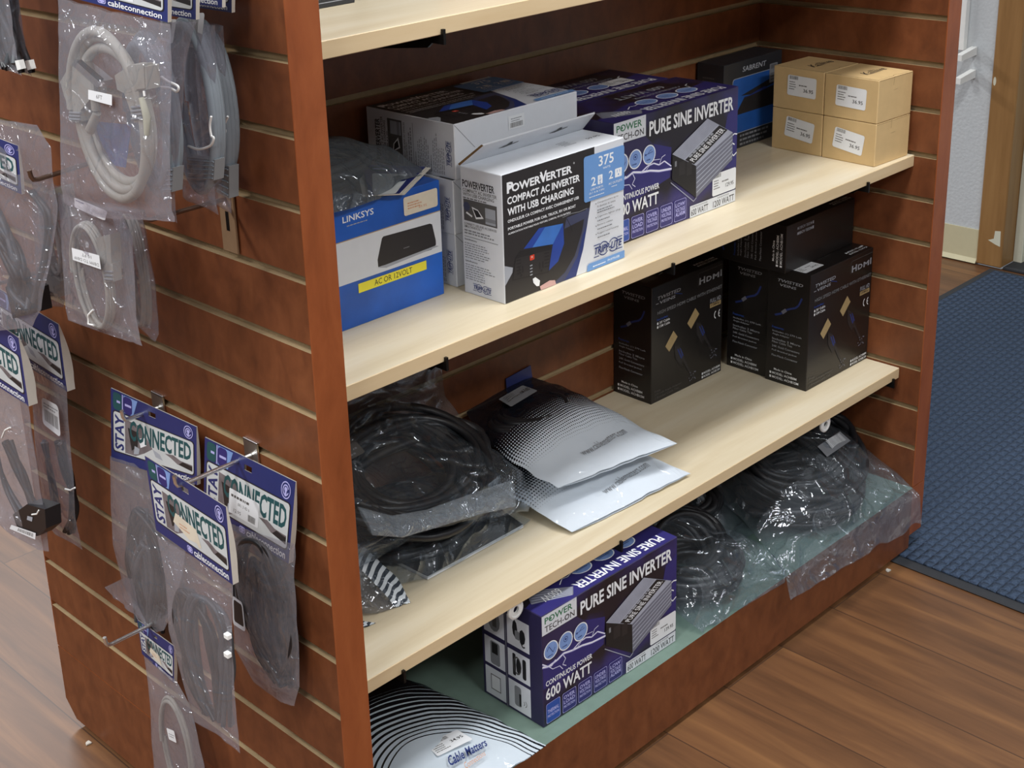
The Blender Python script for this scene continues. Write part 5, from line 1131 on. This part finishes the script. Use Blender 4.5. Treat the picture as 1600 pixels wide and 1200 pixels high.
# ---- top left pair
for k, (lb, x, off) in enumerate((('slim bag with a white-tipped black plug, left one at the top left corner', -0.110, 0), ('slim bag with a white-tipped black plug, right one at the top left corner', -0.085, 16))):
    r = thing('cable_package', lb, 'cable package', px(10 + off, 10, 'x', x), group='white-tipped bags in the top left corner')
    header_card(r, *HX(x, (-110, -215), (8 + off, -170), (12 + off, -70), (-105, -115)), flare=(0.004, 0.002))
    mb = MB(); bundle(mb, x + 0.002, [(-5 + off, -60), (0 + off, 10), (10 + off, 60), (24 + off, 98)], 0.0038, 'dark_grey_cable', 5, 0.010, 3 + k, 0.006); bundle(mb, x + 0.002, [(-15 + off, -60), (-12 + off, 20), (-6 + off, 70), (14 + off, 105)], 0.0038, 'black_cable', 4, 0.010, 7 + k, 0.006); mb.build('cable', r)
    mb = MB(); mb.prism(HX(x - 0.006, (23 + off, 95), (29 + off, 94), (33 + off, 108), (27 + off, 110)), (0.006, 0, 0), 'tie_white'); mb.prism(HX(x - 0.005, (27 + off, 110), (33 + off, 108), (34 + off, 114), (29 + off, 115)), (0.004, 0, 0), 'black_steel'); mb.build('plug_tip', r, 'white plug tip')
    hang_bag(r, x, [((-80, -75), (11 + off, -60), 0.2), ((-75, -20), (14 + off, 0), 1), ((-70, 30), (20 + off, 50), 1), ((-65, 80), (27 + off, 90), 0.9), ((-50, 98), (31 + off, 108), 0.5), ((25 + off, 112), (34 + off, 119), 0.03)], 0.009, 0.008, 'clear_film', seed=40.0 + k)
# ------------------------------------------------------------------ bags lying on the shelves
def coil_pack(r, c, U, W, rx, ry, turns, rad, seed, lift=0.02, mat='black_cable', name='cable', jr=0.30):
    mb = MB(); mb.tube(coil_pts(c, U, W, rx, ry, turns, 40, jr, lift, seed), rad, mat, 8); mb.build(name, r)
UPZ = (0, 0, 1)
# on the router box
r = thing('cable_package', 'grey polythene bag of dark cable flopped over the router box, its blue card poking out', 'cable package', (0.24, 0.21, Z2 + 0.1555))
coil_pack(r, (0.205, 0.245, 0.928), (1, 0, 0.0), (0, 1, 0.10), 0.085, 0.058, 5, 0.0050, 3, 0.022, 'dark_grey_cable')
mb = MB()
pouch(mb, [(0, (0.052, 0.158, 0.902), (0.052, 0.325, 0.925), 0.006, 0.002), (0.2, (0.10, 0.156, 0.901), (0.10, 0.335, 0.925), 0.044, 0.003), (0.5, (0.18, 0.154, 0.900), (0.20, 0.338, 0.922), 0.050, 0.003), (0.75, (0.235, 0.156, 0.902), (0.280, 0.326, 0.920), 0.040, 0.003), (0.92, (0.290, 0.178, 0.908), (0.345, 0.285, 0.914), 0.024, 0.002), (1, (0.335, 0.188, 0.902), (0.362, 0.215, 0.901), 0.004, 0.001)],
      UPZ, 'grey_poly', nu=36, nv=40, wr=0.0045, fr=24, seed=51.0)
mb.build('plastic_bag', r)
TLc, TRc, BRc, BLc = (0.292, 0.252, 0.9145), (0.223, 0.160, 0.9065), (0.266, 0.154, 0.8995), (0.358, 0.205, 0.9045)
mb = MB(); c = quadmap(mb, TLc, BLc, BRc, TRc, 1.0, 1.7, (0.1, -0.3, 1), h0=0.0)
A = [V(TLc), V(BLc), V(BRc), V(TRc)]; mb.prism([p - V((0, 0, 0.0009)) for p in A], (0, 0, 0.0009), 'card_blue', 'card_back')
for k in range(3): mb.prism([p + V((0.004 * k + 0.003, 0.003, -0.0022 - 0.0012 * k)) for p in A[1:3]] + [p + V((0.0, 0.012, -0.002 - 0.001 * k)) for p in A[3:] + A[:1]], (0, 0, 0.0005), 'card_back')
c.rrect(0.14, 0.02, 0.86, 1.20, 0.06, 'card_plate'); c.text('STAY', 0.20, 0.62, 0.66, 1.12, 'card_blue', 0.04, 180); c.rrect(0.12, 1.34, 0.44, 1.58, 0.08, 'teal_ink'); c.rrect(0.52, 1.34, 0.82, 1.58, 0.08, 'purple_ink'); c.line([(0.16, 1.46), (0.42, 1.46)], 0.05, 'lilac_ink')
mb.build('header_card', r)

# left end of the lower shelf: two bags of black cable
r = thing('cable_package', 'bag of black cable over a white-edged card, under the large coil on the lower shelf', 'cable package', (0.34, 0.24, Z3))
coil_pack(r, (0.345, 0.255, 0.386), (1, 0, 0), (0, 1, 0), 0.115, 0.086, 14, 0.0060, 5, 0.034, jr=0.55)
mb = MB(); mb.prism([(0.275, 0.150, Z3 + 0.001), (0.462, 0.150, Z3 + 0.001), (0.470, 0.205, Z3 + 0.004), (0.450, 0.33, Z3 + 0.002), (0.270, 0.33, Z3 + 0.002)], (0, 0, 0.0050), 'black_print', 'white_board'); mb.build('backing_card', r)
mb = MB()
pouch(mb, [(0, (0.215, 0.175, Z3 + 0.006), (0.215, 0.34, Z3 + 0.01), 0.010, 0.001), (0.25, (0.270, 0.146, Z3 + 0.006), (0.265, 0.35, Z3 + 0.01), 0.052, 0.003), (0.6, (0.375, 0.144, Z3 + 0.006), (0.375, 0.352, Z3 + 0.01), 0.056, 0.003), (0.85, (0.445, 0.144, Z3 + 0.006), (0.450, 0.345, Z3 + 0.012), 0.036, 0.003), (1, (0.478, 0.150, Z3 + 0.008), (0.485, 0.33, Z3 + 0.012), 0.002, 0.001)],
      UPZ, 'shelf_film', nu=40, nv=40, wr=0.005, fr=24, seed=61.0); mb.build('plastic_bag', r)
r = thing('cable_package', 'large clear bag with a round black coil leaning up at the lower shelf end', 'cable package', (0.34, 0.25, Z3 + 0.065))
cU, cW = (1, 0, 0.0), V((0, 0.90, 0.44)).normalized(); nn = V((1, 0, 0)).cross(cW).normalized()
coil_pack(r, (0.330, 0.240, 0.468), cU, cW, 0.146, 0.112, 20, 0.0064, 7, 0.034, 'black_cable', 'cable', 0.62)
mb = MB(); mb.box((0.405, 0.185, 0.418), (0.452, 0.205, 0.436), 'black_cable', bev=0.003); mb.build('connector', r)
def on(y, dz=0.0): return 0.468 + (y - 0.240) * 0.489 + dz
mb = MB()
pouch(mb, [(0, (0.150, 0.150, 0.466), (0.450, 0.126, 0.398), 0.002, 0.002), (0.10, (0.146, 0.142, 0.462), (0.462, 0.128, 0.412), 0.010, 0.004), (0.25, (0.142, 0.160, on(0.150)), (0.482, 0.165, 0.430), 0.044, 0.012), (0.6, (0.160, 0.260, on(0.26)), (0.485, 0.260, on(0.26) - 0.03), 0.040, 0.016), (0.85, (0.220, 0.320, on(0.32)), (0.480, 0.320, on(0.32)), 0.030, 0.010), (1, (0.300, 0.344, 0.545), (0.500, 0.346, 0.550), 0.004, 0.002)],
      nn, 'shelf_film', nu=46, nv=52, wr=0.0075, fr=18, seed=63.0); mb.build('plastic_bag', r)
mb = MB(); hem = [((558, 792), (582, 836)), ((612, 806), (628, 840)), ((668, 796), (690, 822)), ((735, 772), (748, 804)), ((800, 750), (805, 792))]
pouch(mb, [(k / 4, px(a[0], a[1], 'y', 0.136), px(b[0], b[1], 'y', 0.118), 0.004, 0.002) for k, (a, b) in enumerate(hem)], (0, -0.8, 0.6), 'hem_highlight_film', nu=12, nv=36, wr=0.003, fr=40, seed=65.0); mb.build('bag_hem', r, 'milky folded hem of the bag, whitened for its highlights')  # layered flap film, made milkier so its colour carries the white highlights
mb = MB()
pouch(mb, [(0, (0.300, 0.342, 0.542), (0.500, 0.343, 0.538), 0.004, 0.002), (0.5, (0.330, 0.346, 0.60), (0.492, 0.347, 0.585), 0.006, 0.003), (1, (0.360, 0.349, 0.660), (0.485, 0.350, 0.655), 0.001, 0.001)], (0, -1, 0), 'shelf_film', nu=16, nv=20, wr=0.003, fr=30, seed=64.0); mb.build('bag_top', r)
mb = MB(); c = quadmap(mb, (0.212, 0.268, 0.527), (0.262, 0.268, 0.530), (0.262, 0.248, 0.520), (0.210, 0.248, 0.517), 1, 1, nn); c.rrect(0, 0, 1, 1, 0.1, 'dim_ink'); c.dashes(0.1, 0.2, 0.9, 0.8, 2, 'grey_ink', 2, 0.4); mb.build('bag_label', r)
# striped pouches by the end panel
for k, (lb, rows) in enumerate((('crumpled striped pouch on the lower shelf between the black cable bags and the end panel', [(0, (0.085, 0.215, 0.420), (0.190, 0.240, 0.432), 0.004, 0.002), (0.35, (0.132, 0.180, 0.398), (0.215, 0.205, 0.412), 0.022, 0.004), (0.75, (0.150, 0.150, 0.364), (0.232, 0.160, 0.374), 0.014, 0.003), (1, (0.176, 0.138, 0.3575), (0.222, 0.126, 0.3575), 0.001, 0.0005)]),
                                ('corner of a striped pouch peeping out beside the near end panel on the lower shelf', [(0, (0.052, 0.185, 0.374), (0.092, 0.195, 0.378), 0.002, 0.001), (0.6, (0.075, 0.150, 0.362), (0.130, 0.158, 0.365), 0.005, 0.001), (1, (0.112, 0.132, 0.3575), (0.160, 0.124, 0.3575), 0.001, 0.0005)]))):
    mb = MB(); pouch(mb, rows, (-0.3, -0.3, 0.9), 'stripe_film', nu=22, nv=24, wr=0.0018, fr=34, seed=70.0 + k)
    o = mb.build('striped_pouch'); tag(o, lb, 'pouch')
# white mailing pouches
def white_pouch(label, rows, coil, seed, url, lab=None):
    r = thing('cable_pouch', label, 'pouch', (0.60, 0.2, rows[0][1][2]), group='white printed cable pouches')
    c, rx, ry = coil
    coil_pack(r, c, (1, 0, 0), (0, 1, 0), rx, ry, 14, 0.0056, int(seed), 0.020, jr=0.7)
    mb = MB(); s = pouch(mb, rows, UPZ, 'halftone_film', nu=40, nv=40, wr=0.0035, fr=20, seed=seed, ridge=0.6); mb.build('printed_bag', r)
    mb = MB(); n = 14
    cv = Canvas(mb, lambda u, v, h: s(u, v) + V((0, 0, 0.0012 + h)))
    t0, t1, v0, v1 = url
    vs, fs, xa, xb, ya, yb = glyphs('www.cablematters.com', 0.0)
    mb.mesh([cv.f(lerp(t0, t1, (x - xa) / (xb - xa)), lerp(v0[0], v0[1], (x - xa) / (xb - xa)) - (v1) * (y - ya) / (yb - ya), 0) for x, y in vs], fs, 'grey_ink')
    mb.build('printed_address', r)
    if lab:
        mb = MB(); mb.prism([(0.640, 0.351, 0.448), (0.700, 0.352, 0.452), (0.698, 0.3535, 0.474), (0.640, 0.3530, 0.470)], (0, -0.0012, 0), 'card_blue'); mb.build('header_flap', r, 'dark blue header flap')
        mb = MB(); a, b, c2, d = lab
        c = Canvas(mb, lambda u, v, h: s(lerp(a, c2, u), lerp(d, b, v)) + V((0, -0.002, 0.0075 + h))); c.rrect(0, 0, 1, 1, 0.06, 'grey_ink'); c.dashes(0.08, 0.25, 0.55, 0.85, 4, 'dim_ink', 3, 0.4); c.text('67.95', 0.62, 0.22, 0.9, 0.45, 'black_ink', 0.01); mb.build('price_label', r)
    return r
white_pouch('white printed pouch of black cable, lower one of the two beside the black bags', [(0, (0.500, 0.335, 0.392), (0.700, 0.345, 0.390), 0.004, 0.004), (0.3, (0.490, 0.265, 0.386), (0.715, 0.270, 0.384), 0.024, 0.022), (0.6, (0.484, 0.180, 0.380), (0.724, 0.180, 0.378), 0.024, 0.018), (0.85, (0.486, 0.115, 0.370), (0.734, 0.100, 0.368), 0.010, 0.010), (1, (0.492, 0.084, 0.3635), (0.742, 0.066, 0.3625), 0.002, 0.002)], ((0.605, 0.255, 0.388), 0.085, 0.072), 81.0, (0.42, 0.86, (0.87, 0.83), 0.045))
white_pouch('white printed pouch of black cable with a grey price label, upper one of the two', [(0, (0.545, 0.345, 0.450), (0.700, 0.350, 0.452), 0.004, 0.004), (0.3, (0.512, 0.285, 0.438), (0.722, 0.300, 0.440), 0.026, 0.018), (0.6, (0.496, 0.200, 0.428), (0.724, 0.215, 0.432), 0.026, 0.016), (0.85, (0.498, 0.145, 0.420), (0.724, 0.130, 0.420), 0.010, 0.008), (1, (0.503, 0.118, 0.415), (0.726, 0.080, 0.416), 0.002, 0.002)], ((0.610, 0.268, 0.446), 0.082, 0.066), 83.0, (0.36, 0.82, (0.87, 0.83), 0.045), (0.30, 0.18, 0.60, 0.34))

# base deck: ringed pouch in the near corner
r = thing('cable_pouch', 'flat pouch printed with concentric rings on the base deck, in the near corner', 'pouch', (0.19, 0.10, ZS))
mb = MB()
s = pouch(mb, [(0, (0.050, 0.262, ZS + 0.006), (0.300, 0.262, ZS + 0.006), 0.003, 0.003), (0.25, (0.048, 0.20, ZS + 0.008), (0.312, 0.20, ZS + 0.008), 0.018, 0.006), (0.6, (0.047, 0.11, ZS + 0.008), (0.322, 0.11, ZS + 0.008), 0.022, 0.006), (0.9, (0.047, 0.03, ZS + 0.006), (0.332, 0.022, ZS + 0.006), 0.010, 0.004), (1, (0.048, -0.006, ZS + 0.004), (0.336, -0.004, ZS + 0.003), 0.001, 0.001)], UPZ, 'ring_film', nu=40, nv=40, wr=0.003, fr=16, seed=91.0, ridge=0.5)
mb.build('printed_bag', r)
zl = ZS + 0.026
def flat(*pts): return [px(a, b, 'z', zl) for a, b in pts]
mb = MB(); c = quadmap(mb, *flat((664, 1163), (714, 1140), (739, 1155), (684, 1182)), 1, 1, (0, 0, 1)); c.rrect(0, 0, 1, 1, 0.06, 'sticker'); c.bars(0.08, 0.74, 0.62, 0.95, 'dim_ink', 4); c.dashes(0.06, 0.2, 0.5, 0.68, 4, 'dim_ink', 3, 0.4); c.text('34.95', 0.56, 0.40, 0.92, 0.58, 'black_ink', 0.015); mb.build('price_label', r)
mb = MB(); c = quadmap(mb, *flat((698, 1182), (757, 1153), (762, 1165), (703, 1198)), 1, 1, (0, 0, 1)); c.text('Cable Matters', 0, 0, 1, 1, 'navy_ink', 0.02); c = quadmap(mb, *flat((724, 1192), (756, 1172), (759, 1180), (728, 1202)), 1, 1, (0, 0, 1)); c.text('Connections', 0, 0, 1, 1, 'orange_ink', 0.0); mb.build('printed_name', r)
r = thing('cable_package', 'dark bag of black cable in the shadow behind the ringed pouch', 'cable package', (0.17, 0.31, ZS))
coil_pack(r, (0.170, 0.305, ZS + 0.026), (1, 0, 0), (0, 1, 0), 0.085, 0.038, 5, 0.0055, 9, 0.026)
mb = MB(); pouch(mb, [(0, (0.06, 0.270, ZS + 0.012), (0.06, 0.346, ZS + 0.016), 0.004, 0.004), (0.3, (0.11, 0.264, ZS + 0.014), (0.11, 0.350, ZS + 0.018), 0.034, 0.010), (0.7, (0.22, 0.264, ZS + 0.014), (0.22, 0.350, ZS + 0.018), 0.034, 0.010), (1, (0.28, 0.272, ZS + 0.012), (0.28, 0.344, ZS + 0.014), 0.003, 0.003)], UPZ, 'shelf_film', wr=0.004, seed=93.0); mb.build('plastic_bag', r)
# base deck, right: three bags of black cable
def deck_bag(label, coils, rows, n, seed, extra=None, wr=0.0065, fr=17):
    r = thing('cable_package', label, 'cable package', (coils[0][0][0], coils[0][0][1], ZS))
    mb = MB()
    for k, (c, U, W, rx, ry, tn, lift) in enumerate(coils): mb.tube(coil_pts(c, U, W, rx, ry, tn, 36, 0.55, lift, int(seed) + k), 0.0062, 'black_cable', 8)
    mb.build('cable', r)
    mb = MB(); s = pouch(mb, rows, n, 'shelf_film', nu=46, nv=50, wr=wr, fr=fr, seed=seed, ridge=1.3); mb.build('plastic_bag', r)
    if extra: extra(r, s)
    return r
def lab_r(r, s):
    mb = MB(); c = Canvas(mb, lambda u, v, h: s(0.44 + 0.17 * u, 0.36 - 0.085 * v - 0.03 * u) + V((0, 0, 0.003 + h))); c.rect(0, 0, 1, 1, 'gold_ink'); c.dashes(0.1, 0.25, 0.9, 0.8, 2, 'grey_ink', 3, 0.4); mb.build('bag_label', r, 'dull gold label')
    mb = MB(); c = Canvas(mb, lambda u, v, h: s(0.50 + 0.26 * u, 0.60 - 0.06 * v - 0.03 * u) + V((0, 0, 0.003 + h))); c.rect(0, 0, 1, 1, 'grey_ink'); c.bars(0.3, 0.2, 0.9, 0.9, 'sticker', 3); mb.build('bag_label', r)
deck_bag('big clear bag of coiled black cable spilling over the base edge, rightmost on the deck', [((1.140, 0.135, 0.212), (1, 0, 0), V((0, 0.93, 0.37)), 0.146, 0.128, 22, 0.050), ((1.115, 0.110, 0.168), (1, 0, 0), (0, 1, 0), 0.138, 0.112, 16, 0.040)],
         [(0, (1.000, 0.310, 0.250), (1.250, 0.325, 0.240), 0.006, 0.005), (0.22, (0.975, 0.235, 0.205), (1.300, 0.240, 0.200), 0.078, 0.03), (0.52, (0.950, 0.115, 0.182), (1.306, 0.110, 0.172), 0.078, 0.03), (0.74, (0.915, 0.030, 0.160), (1.303, 0.025, 0.152), 0.046, 0.012), (0.87, (0.890, -0.014, 0.146), (1.294, -0.024, 0.136), 0.016, 0.006), (1, (0.880, -0.030, 0.116), (1.278, -0.040, 0.090), 0.001, 0.001)], (0, -0.25, 1), 101.0, lab_r)
deck_bag('clear bag of black cable standing behind the two front ones on the base deck', [((0.905, 0.275, 0.215), (1, 0, 0), V((0, 0.45, 0.89)), 0.098, 0.080, 16, 0.05), ((0.905, 0.195, 0.192), (1, 0, 0), V((0, 0.95, 0.30)), 0.078, 0.060, 14, 0.036)],
         [(0, (0.820, 0.318, 0.300), (0.970, 0.322, 0.300), 0.006, 0.006), (0.35, (0.790, 0.292, 0.245), (1.005, 0.292, 0.245), 0.040, 0.03), (0.75, (0.810, 0.195, 0.175), (0.995, 0.190, 0.175), 0.036, 0.024), (1, (0.830, 0.110, 0.145), (0.975, 0.105, 0.145), 0.002, 0.002)], (0, -0.9, 0.45), 103.0)
def lab_l(r, s):
    mb = MB(); c = Canvas(mb, lambda u, v, h: s(0.30 + 0.26 * u, 0.20 - 0.06 * v) + V((0, 0, 0.004 + h))); c.rect(0, 0, 1, 1, 'grey_ink'); c.rect(0.62, 0.0, 1, 0.8, 'sticker'); mb.build('bag_label', r)
deck_bag('crumpled clear bag of black cable right beside the purple box on the base deck', [((0.790, 0.125, 0.182), (1, 0, 0), V((0, 0.80, 0.60)), 0.098, 0.090, 20, 0.05), ((0.792, 0.098, 0.165), (1, 0, 0), (0, 1, 0), 0.098, 0.084, 18, 0.03)],
         [(0, (0.705, 0.215, 0.242), (0.850, 0.210, 0.236), 0.006, 0.005), (0.3, (0.690, 0.170, 0.205), (0.885, 0.150, 0.185), 0.044, 0.03), (0.65, (0.685, 0.075, 0.165), (0.930, 0.050, 0.155), 0.048, 0.02), (0.85, (0.684, 0.022, 0.150), (0.915, 0.000, 0.143), 0.026, 0.006), (1, (0.690, -0.002, 0.1395), (0.892, -0.012, 0.1380), 0.001, 0.001)], (0, -0.4, 0.9), 105.0, lab_l)
# crumbs of paper on the floor by the unit
for lb, p in (('tiny white paper scrap on the floor by the near end panel', px(137, 1162, 'z', 0.001)), ('tiny pale scrap on the floor where the kick board meets the mat', px(1387, 892, 'z', 0.001))):
    mb = MB(); mb.prism([p + V((-0.004, -0.003, 0)), p + V((0.004, -0.004, 0)), p + V((0.003, 0.004, 0)), p + V((-0.002, 0.003, 0))], (0.001, 0, 0.002), 'card_back'); tag(mb.build('paper_scrap'), lb, 'scrap')
